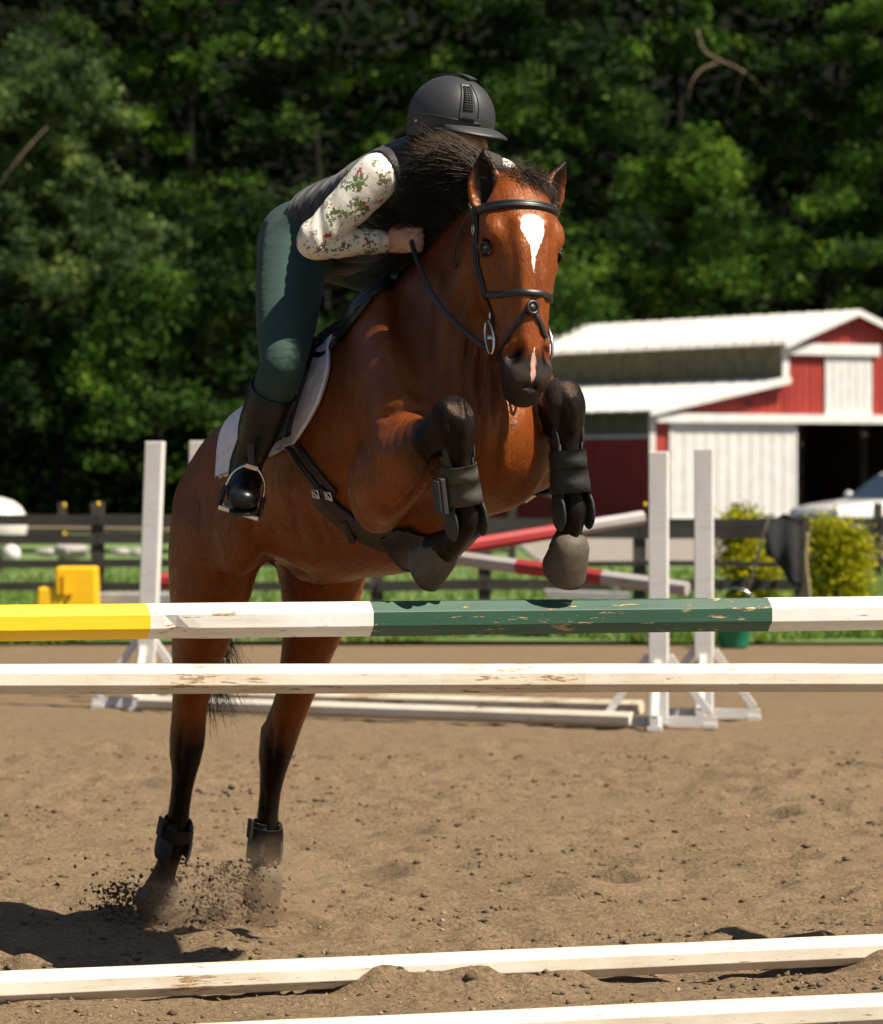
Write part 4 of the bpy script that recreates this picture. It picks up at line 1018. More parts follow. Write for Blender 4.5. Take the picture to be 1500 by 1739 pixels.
tendon_boot(LEG['fl'][2], LEG['fl'][4], -1, "black tendon boot on the horse's left foreleg below the muzzle", M_BOOTN)
def fetlock_boot(J, label):
    a_, c_, b_ = J[5], J[6], J[7]; ax = unit(b_-a_); fwd = unit(N-ax*(N@ax)); la = np.cross(ax, fwd); la = la if la@RT > 0 else -la
    bt_ = thing('fetlock_boot', c_, label, 'leg boot', 'hind leg boots')
    rp = []; rn = []
    for h, ra, rb in ((-.065, .038, .044), (-.05, .042, .048), (-.02, .046, .053), (.015, .050, .057), (.05, .050, .055), (.065, .046, .05)):
        p, k = around(c_+ax*h, ax, fwd, la, ra, rb, .55, 2*math.pi-.55, 20); rp.append(p); rn.append(k)
    slab(rp, rn, .006, 'shell', M_BOOTN, bt_)
    p0_, k0 = around(c_-ax*.05, ax, fwd, la, .046, .05, -2.9, 2.9, 26); p1, k1 = around(c_-ax*.012, ax, fwd, la, .05, .056, -2.9, 2.9, 26)
    slab([p0_, p1], [k0, k1], .004, 'strap', M_BOOTN, bt_)
    m = MB(); m.box(c_-ax*.045+la*.058, ax, .03, fwd, .014, la, .004); m.build('strap_end', M_BOOTN, bt_)
fetlock_boot(LEG['hr'], "black fetlock boot on the horse's right hind leg, at the left")
fetlock_boot(LEG['hl'], "black fetlock boot on the horse's left hind leg, in the dust")
# ------------------------------------------------------------------ mane, forelock, tail, whiskers
def hair_mat(name, c0, c1):
    m, t, b = nodes_of(name); g = nd(t, 'NewGeometry')
    t.links.new(ramp(t, g.outputs['Random Per Island'], [(0, c0), (.8, c1), (1, tuple(x*2.2 for x in c1))]).outputs[0], b.inputs['Base Color'])
    b.inputs['Roughness'].default_value = .48; b.inputs['Specular IOR Level'].default_value = .3; b.inputs['Specular Tint'].default_value = (1, .8, .62, 1); return m
M_MANE = hair_mat('black_mane_hair', (.007, .005, .004), (.028, .019, .013))
def strands(roots, fn, n, rad, name, parent, m=M_MANE, seg=9):
    V = []; Fq = []; base = 0
    idx = np.arange(seg-1)
    f1 = np.concatenate([np.stack([idx*3+j, idx*3+(j+1) % 3, idx*3+3+(j+1) % 3, idx*3+3+j], 1) for j in range(3)])
    for i in range(n):
        pts = fn(i); pts = spline(pts, seg)
        r = rad*np.random.uniform(.6, 1.3)*np.linspace(1, .12, seg)**.8
        tg, L, B = frames(pts)
        ring = [pts+r[:, None]*(math.cos(a)*L+math.sin(a)*B) for a in (0, 2.094, 4.189)]
        V.append(np.stack(ring, 1).reshape(-1, 3)); Fq.append(f1+base); base += seg*3
    return obj(name, np.vstack(V), np.vstack(Fq).astype(np.int32), m, parent, True)
np.random.seed(5)
def mane_fn(i):
    k = np.random.rand()**.75                  # 0 = withers, 1 = poll
    root = T(1.27+.50*k, .0-.03*k+np.random.normal(0, .016), 1.90+.225*k+np.random.normal(0, .008))
    lock = math.sin(k*38)*.6+math.sin(k*91+1)*.4+np.random.normal(0, .13)
    L = np.random.uniform(.15, .28)*np.interp(k, [0, .3, .55, 1], [.45, .65, 1.05, 1.0])
    up_ = np.interp(k, [0, .4, .7, 1], [.15, .55, .95, 1.15])+.22*lock+np.random.normal(0, .05); up_ = min(up_, 1.25)
    wv = np.random.normal(0, .006, 3)+.02*lock*UP+.012*math.sin(k*60)*N
    d1 = unit(RT*(.55+.12*lock)-N*(.62+.2*k)+UP*up_); p1 = root+d1*L*.35
    d2 = unit(RT*(.62+.1*lock)-N*(.60+.2*k)+UP*(up_-.38)); p2 = p1+d2*L*.35+wv
    d3 = unit(RT*.7-N*(.45+.25*lock)+UP*(up_-.85)); return [root, p1, p2, p2+d3*L*.35+wv]
strands(None, mane_fn, 7500, .0014, 'mane', horse)
def fore_fn(i):
    root = HP(.006+np.random.normal(0, .010), np.random.normal(0, .022)-.002, .0+np.random.normal(0, .02))
    g = np.random.rand()
    if g < .62:     # swept over to the horse's left ear
        sp = np.random.normal(0, .16); L = np.random.uniform(.06, .105)
        d1 = unit(-HD*(.85+sp)-HL*(.15+np.random.rand()*.45)+HF*.55); d2 = unit(-HL*.8+HD*(.25+np.random.rand()*.45)+HF*.4)
        p1 = root+d1*L*.42; p2 = p1+d2*L*.35; return [root, p1, p2, p2+unit(d2+HD*.7)*L*.35]
    if g < .85:     # standing tufts
        L = np.random.uniform(.03, .075); d = unit(-HD+HL*np.random.normal(.0, .4)+HF*.1-N*.2); return [root, root+d*L*.5, root+d*L+HL*np.random.normal(0, .02), root+d*L*1.25+HL*np.random.normal(.01, .03)]
    L = np.random.uniform(.05, .10); d = unit(HF*.8-HL*(.2+np.random.rand()*.3)-HD*.3); return [root, root+d*L*.4, root+d*L*.8+HD*.02, root+d*L+HD*.05]
strands(None, fore_fn, 1900, .0014, 'forelock', horse)
def tail_fn(i):
    root = T(.185, np.random.normal(0, .022), 1.40+np.random.normal(0, .02))
    a = np.random.normal(0, 1)*(.30 if np.random.rand() < .985 else 1.3); L = np.random.uniform(.45, .80)
    sw = .03+.05*a
    return [root, root-N*(.10+.02*a)+UP*.02, root-N*.15-UP*L*.35+RT*sw*.4, root-N*(.12+.05*np.random.rand())-UP*L*.72+RT*sw*1.1, root+N*.05*np.random.normal(0, 1)-N*.08-UP*L+RT*(sw*1.5+np.random.normal(0, .04))]
strands(None, tail_fn, 900, .0019, 'tail', horse, seg=11)
def wisk_fn(i):
    s = random.choice((1, -1)); u = np.random.uniform(.52, .56); p = HP(u, s*np.random.uniform(.005, .04), np.random.uniform(.0, .06)); d = unit(HD*.8+HF*np.random.uniform(-.2, .6)+HL*s*np.random.uniform(0, .6))
    return [p, p+d*.012, p+d*.022+UP*.002, p+d*.03]
strands(None, wisk_fn, 60, .0005, 'whiskers', horse, seg=5)
# ================================================================== the rider
SHR = P(640, 300, .185); ELR = P(533, 410, .33); WRR = P(655, 411, .125)
HIPR = P(497, 425, .125); KNR = P(480, 622, .37); ANR = P(417, 795, .385)
def off(p, dt, ds, dz): t, s, z = tsz(p); return T(t+dt, s+ds, z+dz)
TOR = off(ANR, .135, .075, -.085)
def mir(p, dt=0, dz=0): t, s, z = tsz(p); return T(t+dt, -s, z+dz)
SHL, ELL, WRL = mir(SHR), mir(ELR), mir(WRR); HIPL, KNL, ANL, TOL = mir(HIPR), mir(KNR), None, P(934, 818, -.49)
ANL = off(TOL, -.13, .07, .085)
HEADC = P(769, 222, .0)                                   # centre of the skull
FACE = unit(np.array([.86, -.48, -.16])); HUP = unit(UP-FACE*(UP@FACE)+FACE*.0); HLT = np.cross(HUP, FACE)   # HLT: rider's left
TORSO = [(T(.77, 0, 2.055), .150, .120), (T(.86, 0, 2.085), .158, .122), (T(1.0, 0, 2.125), .132, .100), (T(1.15, 0, 2.155), .140, .108), (T(1.30, 0, 2.175), .150, .105), (T(1.40, 0, 2.19), .125, .085), (T(1.455, 0, 2.225), .065, .06)]
def leg_st(h, k, a): return [(h*.95+k*.05, .095, .10), (h*.7+k*.3, .092, .098), (h*.35+k*.65, .080, .086), (h*.1+k*.9, .064, .070), (k, .058, .062), (k*.8+a*.2, .055, .060), (k*.55+a*.45, .054, .058), (k*.2+a*.8, .039, .042), (a, .036, .040)]
def arm_st(s, e, w_): return [(s, .058, .058), (s*.7+e*.3, .050, .050), (s*.3+e*.7, .043, .044), (e, .040, .041), (e*.7+w_*.3, .039, .040), (e*.3+w_*.7, .031, .032), (w_, .026, .024)]
def foot_st(a, to): d = to-a; b = a-unit(d-UP*(d@UP))*.05-UP*.055; return [(b, .030, .032), (a*.5+b*.5+(to-b)*.25, .034, .038), (b*.35+to*.65, .040, .032), (to, .034, .024)]
def new_field(h=.006): lo = T(.55, 0, 1.15); return Field((-.97, 11.55, 1.16), (.64, 13.25, 2.65), h)
ELN = unit(np.cross(ELR-SHR, WRR-ELR))
def hand(fd, w_, dirv, out, s):
    """fist round the rein: palm, four curled fingers, thumb on top"""
    d = unit(dirv); up = unit(UP-d*(UP@d)); o = unit(np.cross(d, up)); o = o if o@out > 0 else -o
    fd.chain([(w_, .026, .020), (w_+d*.035, .034, .018), (w_+d*.075, .036, .017)], lat=up, k=.012)
    for i, (q, l) in enumerate(((.028, .95), (.010, 1.05), (-.010, 1.0), (-.028, .82))):
        b = w_+d*.078+up*q
        fd.chain([(b, .0088, .0088), (b+d*.026*l+o*-.004, .0085, .0085), (b+d*.036*l-o*.022, .008, .008), (b+d*.016*l-o*.036, .0075, .0075), (b-d*.006-o*.030, .007, .007)], lat=up, k=.004, sub=3)
    b = w_+d*.03+up*.03
    fd.chain([(b, .012, .012), (b+d*.028+up*.012-o*.010, .010, .010), (b+d*.055+up*.008-o*.018, .009, .0085), (b+d*.075+up*.0-o*.022, .007, .007)], lat=up, k=.006, sub=3)
def head_parts(fd):
    c = HEADC
    fd.blob(c+HUP*.02-FACE*.012, (FACE, HLT), (.092, .072, .095), k=.02)
    fd.chain([(c+FACE*.035-HUP*.01, .062, .055), (c+FACE*.045-HUP*.06, .052, .045), (c+FACE*.050-HUP*.095, .030, .030)], lat=HLT, k=.03)
    fd.chain([(c+FACE*.088+HUP*.005, .008, .009), (c+FACE*.105-HUP*.03, .013, .012), (c+FACE*.092-HUP*.036, .011, .008)], lat=HLT, k=.012)   # nose
    fd.blob(c+FACE*.086-HUP*.058, (HLT, FACE), (.024, .010, .006), k=.008); fd.blob(c+FACE*.084-HUP*.070, (HLT, FACE), (.021, .010, .007), k=.008)
    for s in (1, -1):
        fd.blob(c+FACE*.088+HLT*s*.032-HUP*.001, (HLT, FACE), (.016, .010, .009), k=.012, op='sub')
        fd.blob(c+HLT*s*.074-HUP*.022-FACE*.012, (HUP, FACE), (.032, .018, .008), k=.006)     # ear
    nb = T(1.455, 0, 2.225)
    fd.chain([(nb, .052, .052), (nb*.5+c*.5-HUP*.02, .048, .050), (c-HUP*.05-FACE*.02, .052, .055)], lat=HLT, k=.03)
bf = new_field(.0065)
bf.chain(TORSO, k=0, infl=-.012)
for h, k, a, to in ((HIPR, KNR, ANR, TOR), (HIPL, KNL, ANL, TOL)):
    bf.chain(leg_st(h, k, a), k=.05, infl=-.012); bf.chain(foot_st(a, to), k=.02, infl=-.008)
for s, e, w_, o in ((SHR, ELR, WRR, RT), (SHL, ELL, WRL, -RT)):
    bf.chain(arm_st(s, e, w_), k=.04, infl=-.009)
    tgt = T(1.52, .055 if o is RT else -.055, 2.02)
    hand(bf, w_, tgt-w_, o, 1)
head_parts(bf)
V, Fq = bf.mesh(2)
def skin_mat():
    m, t, b = nodes_of('skin'); n = noise(t, 40, 4, .6); n2 = noise(t, 300, 2, .6)
    t.links.new(ramp(t, n.outputs[0], [(.3, (.42, .22, .14)), (.7, (.55, .31, .21))]).outputs[0], b.inputs['Base Color'])
    b.inputs['Roughness'].default_value = .5; b.inputs['Subsurface Weight'].default_value = .08; b.inputs['Subsurface Radius'].default_value = (.01, .004, .002)
    bumpn(t, b, n2.outputs[0], .15, .001); return m
person = thing('person', T(.95, 0, 1.9), 'rider in black helmet, dark vest and green breeches crouching over the jumping horse', 'person')
obj('body', V, Fq, skin_mat(), person, True)
def garment(name, build, m, smooth=2, h=.006, disp=None):
    fd = new_field(h); build(fd); v, f = fd.mesh(smooth)
    if disp is not None: v = disp(v)
    return obj(name, v, f, m, person, True)
# --- breeches
def fabric(name, c, scale=420, rough=.8, fold=.3, fs=9, sheen=.2):
    m, t, b = nodes_of(name); n = noise(t, scale, 3, .7); n2 = noise(t, fs, 4, .6, (1, 1, 2.2), w_=3); n3 = noise(t, 14, 3, .5, w_=7)
    t.links.new(mixc(t, .5, ramp(t, n.outputs[0], [(.3, tuple(x*.8 for x in c)), (.7, tuple(x*1.2 for x in c))]).outputs[0], ramp(t, n3.outputs[0], [(.3, tuple(x*.85 for x in c)), (.7, tuple(x*1.12 for x in c))]).outputs[0]), b.inputs['Base Color'])
    b.inputs['Roughness'].default_value = rough; b.inputs['Sheen Weight'].default_value = sheen; b.inputs['Specular IOR Level'].default_value = .25
    b1 = bumpn(t, b, n.outputs[0], .15, .001); bumpn(t, b, n2.outputs[0], fold, .02, b1); return m
def b_breeches(fd):
    fd.chain(TORSO[:3], k=0, infl=.004)
    for h, k, a in ((HIPR, KNR, ANR), (HIPL, KNL, ANL)):
        t_, s_, z_ = tsz(h)
        fd.blob(T(t_-.07, s_*.75, z_+.02), (UP, RT), (.115, .095, .11), k=.05)     # seat
        st = leg_st(h, k, a); fd.chain(st[:7], k=.06, infl=.002)
M_BREECH = fabric('green_breeches', (.024, .048, .038), fold=.35, fs=7, sheen=.03)
def wrinkle(amp, fr, ax, centre):
    def fn(v): return v
    return fn
garment('breeches', b_breeches, M_BREECH, 3)
# side seam and pocket line of the breeches
q = [HIPR+RT*.085*KH-N*.05, HIPR*.6+KNR*.4+RT*.082*KH-N*.035, HIPR*.2+KNR*.8+RT*.068*KH-N*.02]
# --- boots
M_RBOOT = plain('riding_boot_leather', (.006, .0058, .006), .36, .3, 30, .2, .35, dist=.003)
def b_boot(k, a, to):
    def fn(fd):
        st = leg_st(HIPR, k, a)[4:]
        st = [(k*.97+a*.03, .071, .076), (k*.8+a*.2, .066, .071), (k*.55+a*.45, .063, .067), (k*.25+a*.75, .048, .052), (a+UP*.01, .043, .048), (a-UP*.03, .040, .046)]
        fd.chain(st, k=0, infl=.0)
        fd.chain(foot_st(a, to), k=.03, infl=.006)
        top = k*.97+a*.03; ax = unit(k-a)
        fd.chain([(top+ax*.085, .12, .12), (top+ax*.012, .10, .10)], k=.004, op='sub', sub=1)
    return fn
for k, a, to in ((KNR, ANR, TOR), (KNL, ANL, TOL)):
    o = garment('boot', b_boot(k, a, to), M_RBOOT, 2)
    fs_ = foot_st(a, to); m = MB(); d = unit(fs_[3][0]-fs_[0][0]); la = unit(np.cross(UP, d)); nn = np.cross(d, la)
    out = []
    for u, hw in ((-.035, .018), (-.02, .030), (.05, .034), (.13, .040), (.19, .038), (.222, .024)): out.append((u, hw))
    poly = [fs_[0][0]+d*u*KH+la*hw-nn*.036 for u, hw in out]+[fs_[0][0]+d*u*KH-la*hw-nn*.036 for u, hw in out[::-1]]
    m.prism(poly, -nn*.009); obj('sole', np.vstack(m.v), m.f, plain('boot_sole', (.05, .04, .03), .8, .3, 40), o)
# --- shirt (sleeves show) with printed pattern
def shirt_mat():
    m, t, b = nodes_of('printed_shirt'); tc = nd(t, 'TexCoord')
    base = (.70, .64, .54); colr = base
    def layer(scale, loc, thr, colour, prev, nscale):
        vo = nd(t, 'TexVoronoi'); mp = nd(t, 'Mapping'); mp.inputs['Location'].default_value = loc
        n = noise(t, nscale, 3, .6, w_=loc[0]); n.inputs['Distortion'].default_value = .6
        t.links.new(tc.outputs['Object'], mp.inputs[0]); t.links.new(mp.outputs[0], vo.inputs['Vector']); vo.inputs['Scale'].default_value = scale; vo.inputs['Randomness'].default_value = .85
        s_ = mathn(t, 'ADD', vo.outputs['Distance'], mathn(t, 'MULTIPLY', mathn(t, 'SUBTRACT', n.outputs[0], .5), 1.5))
        k = ramp(t, s_, [(thr, (1,)*3), (thr+.03, (0,)*3)]).outputs[0]
        return mixc(t, k, prev, colour)
    colr = layer(11, (0, 0, 0), .24, (.10, .13, .035), colr, 85)
    colr = layer(14, (3, 1, 2), .19, (.13, .085, .05), colr, 110)
    colr = layer(20, (7, 5, 3), .10, (.42, .03, .03), colr, 90)
    colr = layer(22, (2, 8, 5), .16, (.16, .20, .06), colr, 120)
    colr = layer(26, (5, 2, 9), .12, (.16, .15, .17), colr, 140)
    t.links.new(colr, b.inputs['Base Color']); b.inputs['Roughness'].default_value = .75; b.inputs['Sheen Weight'].default_value = .1
    w1 = noise(t, 300, 2, .6); b1 = bumpn(t, b, w1.outputs[0], .12, .001); w2 = noise(t, 15, 3, .5, (2.6, 1, 1.6), w_=4); w2.inputs['Distortion'].default_value = .9; bumpn(t, b, w2.outputs[0], .14, .01, b1); return m
def b_shirt(fd):
    fd.chain(TORSO[2:], k=0, infl=-.004)
    for s, e, w_ in ((SHR, ELR, WRR), (SHL, ELL, WRL)):
        st = arm_st(s, e, w_); st[0] = (s, .064, .064); st[1] = (st[1][0], .061, .060); st[2] = (st[2][0], .052, .051); st[3] = (e, .048, .047); st[4] = (st[4][0], .045, .045); st[5] = (st[5][0], .037, .036); st[6] = (w_, .031, .029)
        fd.chain(st, k=.03, infl=.0)
def sleeve_folds(v):
    """cross folds of the stretched knit sleeve, gathered at the elbow and cuff"""
    out = v.copy()
    for s, e, w_ in ((SHR, ELR, WRR), (SHL, ELL, WRL)):
        for a, b_, ph, am, fr, sl_ in ((s, e, 0, .0032, 21, .7), (e, w_, 2.0, .0036, 23, -.5)):
            d = b_-a; L = np.linalg.norm(d); d = d/L; q = v-a; u = q@d/L; rad = q-np.outer(q@d, d); r = np.linalg.norm(rad, axis=1)
            sel = (u > .12) & (u < 1.03) & (r < .09)
            rn = rad/np.maximum(r, 1e-6)[:, None]; x = rn@UP; y = rn@np.cross(d, UP)
            w1 = np.sin(u*fr*.9+x*3.1*sl_+y*2.3+ph+1.3*np.sin(u*7+x*2))*np.sin(u*fr*.37+y*2.7+ph*2+x*1.9)
            env = np.clip((u-.12)/.25, 0, 1)*(.55+.45*np.clip((u-.5)*2, 0, 1))
            out = out+rn*(np.where(sel, am*w1*env, 0))[:, None]
    return out
garment('shirt', b_shirt, shirt_mat(), 2, .0055, sleeve_folds)
# --- vest with quilted channels
M_VEST = fabric('quilted_vest', (.022, .0165, .015), 500, .6, .12, 12, .15)
def b_vest(fd):
    fd.chain([(c, a, b_) for c, a, b_ in TORSO[1:]], k=0, infl=.015)
    for s, h in ((SHR, 1), (SHL, -1)):
        t_, ss, z_ = tsz(s)
        fd.chain([(T(t_-.03, ss*.35, z_+.01), .10, .10), (T(t_-.015, ss*.75, z_+.005), .080, .080), (s, .067, .066)], lat=UP, k=.05)
        d = unit(ELR-SHR) if h > 0 else unit(ELL-SHL)
        fd.chain([(s+d*.012+RT*h*.012, .078, .078), (s+d*.16+RT*h*.03, .10, .10)], lat=UP, k=.005, op='sub', sub=1)
def quilt(v):
    d = unit(TORSO[5][0]-TORSO[1][0]); u = (v-TORSO[1][0])@d
    c = TORSO[1][0]+np.outer(u, d); rad = v-c; r = np.linalg.norm(rad, axis=1); k = np.abs(np.sin(u*math.pi/.062))**.5
    return v+rad/np.maximum(r, 1e-6)[:, None]*(.007*(k-.7))[:, None]
garment('vest', b_vest, M_VEST, 1, .006, quilt)
# collar
pts = []
nb = T(1.445, 0, 2.225); ax = unit(HEADC-nb); e1 = unit(RT-ax*(RT@ax)); e2 = np.cross(ax, e1)
rp, rn = [], []
for h, r in ((-.01, .068), (.015, .062), (.038, .060)):
    p, k = around(nb+ax*h, ax, e2, e1, r, r, -math.pi, math.pi, 24); rp.append(p); rn.append(k)
slab(rp, rn, .008, 'collar', M_VEST, person)
# --- helmet
M_HELM, _t, _b = nodes_of('matt_black_helmet')
_n = noise(_t, 500, 2, .6); _b.inputs['Base Color'].default_value = (.026, .025, .025, 1); _b.inputs['Roughness'].default_value = .48; _b.inputs['Specular IOR Level'].default_value = .45; bumpn(_t, _b, _n.outputs[0], .12, .0006)
_n3 = noise(_t, 9, 4, .6); _t.links.new(ramp(_t, _n3.outputs[0], [(.3, (.42,)*3), (.7, (.55,)*3)]).outputs[0], _b.inputs['Roughness'])
HC = P(766, 200, .0)      # helmet centre
def hpt(th, ph, k=1.0):
    """th from the top, ph from the front towards the rider's right"""
    rx = .119*(1.03 if math.cos(ph) > 0 else 1.0)*KH*k; ry = .109*KH*k; rz = .114*KH*k
    z = math.cos(th); r = math.sin(min(th, math.pi/2))*(1 if th < math.pi/2 else 1-.10*(th-math.pi/2))
    return HC+FACE*rx*r*math.cos(ph)-HLT*ry*r*math.sin(ph)+HUP*(rz*z if th < math.pi/2 else -rz*(th-math.pi/2)*1.0)
def thmax_(ph): c = math.cos(ph); return math.pi/2+(.28 if c > .2 else .28+.22*min(1, (.2-c)/.6))
nu, nv = 48, 20; v = []; f = []
for i in range(nv+1):
    for j in range(nu): ph = 2*math.pi*j/nu; v.append(hpt(max(.0, thmax_(ph)*i/nv), ph))
for i in range(nv):
    for j in range(nu): f.append((i*nu+j, i*nu+(j+1) % nu, (i+1)*nu+(j+1) % nu, (i+1)*nu+j))
hel = obj('helmet', v, f, M_HELM, person, True); so = hel.modifiers.new('shell', 'SOLIDIFY'); so.thickness = .014; so.offset = -1
# lower edge roll
pts = [hpt(thmax_(2*math.pi*j/60), 2*math.pi*j/60, 1.0) for j in range(61)]; v_, f_ = tube(pts, .0042, 6, False); obj('rim', v_, f_, M_HELM, hel, True)
pts = [hpt(math.pi/2+.02+.14*max(0, math.cos(ph*1.0+math.pi))**2+(.03*math.sin(ph*3)), ph, 1.006) for ph in np.linspace(.35, 2*math.pi-.35, 50)]
v_, f_ = tube(pts, .0018, 5); obj('shell_seam', v_, f_, M_HELM, hel, True)
# peak
G = []; K_ = []
for u in np.linspace(0, 1, 7):
    row = []; kr = []
    for ph in np.linspace(-1.25, 1.25, 25):
        p = hpt(math.pi/2+.20, ph, 1.0); o = unit(FACE*math.cos(ph*.75)-HLT*math.sin(ph*.75))
        ln = .046*KH*max(0.0, math.cos(ph/1.25*math.pi/2))**.55
        row.append(p+(o*.97-HUP*.22)*ln*u-HUP*.010*u*u+HUP*.004*(1-abs(ph)/1.25)); kr.append(HUP)
    G.append(row); K_.append(kr)
slab(G, K_, .0055, 'peak', M_HELM, hel)
# vent panel with wavy ridges on the right front, crown strip on top
M_RUB = plain('helmet_vent_rubber', (.004, .004, .004), .8, .2, 60)
rows_p = [[hpt(th, ph, 1.012) for ph in np.linspace(.56, .92, 6)] for th in np.linspace(.62, 1.60, 12)]
rows_n = [[unit(x-HC) for x in r] for r in rows_p]; vp = slab(rows_p, rows_n, .0016, 'vent_panel', M_HELM, hel)
for th in np.linspace(.74, 1.34, 11):
    pts = [hpt(th+.022*((-1)**i), ph, 1.03) for i, ph in enumerate(np.linspace(.63, .85, 7))]; v_, f_ = tube(pts, .0032, 5); obj('vent_ridge', v_, f_, M_RUB, vp, True)
rows_p = [[hpt(abs(a), 0 if a > 0 else math.pi, 1.0)-HLT*b_*.02*KH+HUP*.003 for b_ in (-1, -.4, .4, 1)] for a in np.linspace(-.5, .42, 10)]
slab(rows_p, [[unit(x-HC) for x in r] for r in rows_p], .005, 'crown_strip', M_HELM, hel)
pts = [hpt(th, .50-.05*math.sin((th-.6)*3), 1.006) for th in np.linspace(.6, 1.5, 14)]; v_, f_ = tube(pts, .0016, 5); obj('panel_line', v_, f_, M_RUB, hel, True)
# rivet
c = hpt(math.pi/2+.17, 1.98, 1.02); v_, f_ = sphere(c, (.0055, .0055, .003), (HUP, FACE, HLT), 10, 6); obj('rivet', v_, f_, plain('brass_rivet', (.55, .45, .25), .3, .1, 40, 0, .5, 1), hel, True)
# chin strap and hair tucked behind the ear
for s in (1, -1):
    a = hpt(math.pi/2+.3, -s*1.75, .99); b_ = HEADC+FACE*.045-HUP*.11+HLT*s*.02
    q = spline([a, HEADC+HLT*s*.079-HUP*.045+FACE*.02, b_], 10); v_, f_ = strap(q, [HLT*s]*10, .013, .002); obj('chin_strap', v_, f_, M_LEA, hel, True)
M_HAIR = hair_mat('dark_brown_hair', (.012, .007, .005), (.04, .022, .013))
def hair_fn(i):
    ph = np.random.uniform(1.45, 4.3); a = hpt(math.pi/2+.34, ph, .90)
    d = -HUP*.9-FACE*(.1+.2*np.random.rand()); return [a, a+d*.03+HLT*.0, HEADC-FACE*.075-HUP*np.random.uniform(.06, .09)+HLT*.045*math.cos(ph*1.0+1.57)*1.0, HEADC-FACE*(.085+.02*np.random.rand())-HUP*(.10+.02*np.random.rand())+HLT*np.random.normal(0, .012)]
strands(None, hair_fn, 420, .0014, 'hair', person, M_HAIR, 7)
# ------------------------------------------------------------------ stirrups, reins
M_RUBT = plain('stirrup_rubber', (.30, .27, .22), .8, .25, 50, .3, .3)
for sg, an, to, lab in ((1, ANR, TOR, "steel safety stirrup under the rider's right boot"), (-1, ANL, TOL, "steel stirrup under the rider's left boot, seen between the forelegs")):
    fs_ = foot_st(an, to); d = unit(fs_[3][0]-fs_[0][0]); la = unit(np.cross(UP, d)); la = la if la@RT*sg > 0 else -la
    la = unit(la+UP*(.30 if sg > 0 else .35)*(1)); nn = unit(np.cross(d, la)); nn = nn if nn@UP > 0 else -nn
    c = fs_[2][0]-nn*.050
    st_ = thing('stirrup', c, lab, 'stirrup', 'stirrups')
    m = MB(); m.box(c, la, .060, d, .022, nn, .007); o = m.build('tread', M_STEEL, st_); bv = o.modifiers.new('r', 'BEVEL'); bv.width = .003; bv.segments = 2
    m = MB(); m.box(c+nn*.009, la, .046, d, .018, nn, .0025); m.build('tread_pad', M_RUBT, o)
    tp = c+nn*.135
    arch = spline([c-la*.055+nn*.055, c-la*.048+nn*.10, tp-la*.015, tp+la*.015, c+la*.045+nn*.105, c+la*.055+nn*.06], 22)
    v_, f_ = tube(arch, .0048, 7); obj('arch', v_, f_, M_STEEL, st_, True)
    for q in (1, -1): v_, f_ = tube([c+la*q*.056+nn*.062, c+la*q*.059+nn*.03, c+la*q*.058+nn*.0], .0075, 8); obj('rubber_side', v_, f_, M_LEA, st_, True)
    m = MB(); m.box(tp, la, .018, d, .007, nn, .006); m.build('eye_bar', M_STEEL, st_)
    up_ = T(1.02, .335*sg, 1.60)
    ql = spline([up_, up_*.5+tp*.5+RT*sg*.035+N*.045, tp], 14)
    l_ = thing('stirrup_leather', tp, ("dark stirrup leather across the rider's right boot" if sg > 0 else "dark stirrup leather at the rider's left boot"), 'strap', 'stirrup leathers')
    v_, f_ = strap(ql, [RT*sg*.8+N*.6]*14, .024, .005); obj('strap', v_, f_, M_LEAB, l_, True)
reins = thing('reins', WRR, "black leather reins from the bit to the rider's hands", 'reins')
for s, w_ in ((1, WRR), (-1, WRL)):
    a = HP(.43, .085*s, -.02); tgt = T(1.52, .055*s, 2.02); hnd = w_+unit(tgt-w_)*.09
    mid = a*.5+hnd*.5+RT*s*.05
    q = spline([a, a*.75+hnd*.25+RT*s*.042, mid, a*.25+hnd*.75+RT*s*.03, hnd], 20); v_, f_ = strap(q, [RT*s*.8+UP*.3+N*.4]*20, .016, .0035); obj('rein', v_, f_, M_LEA, reins, True)
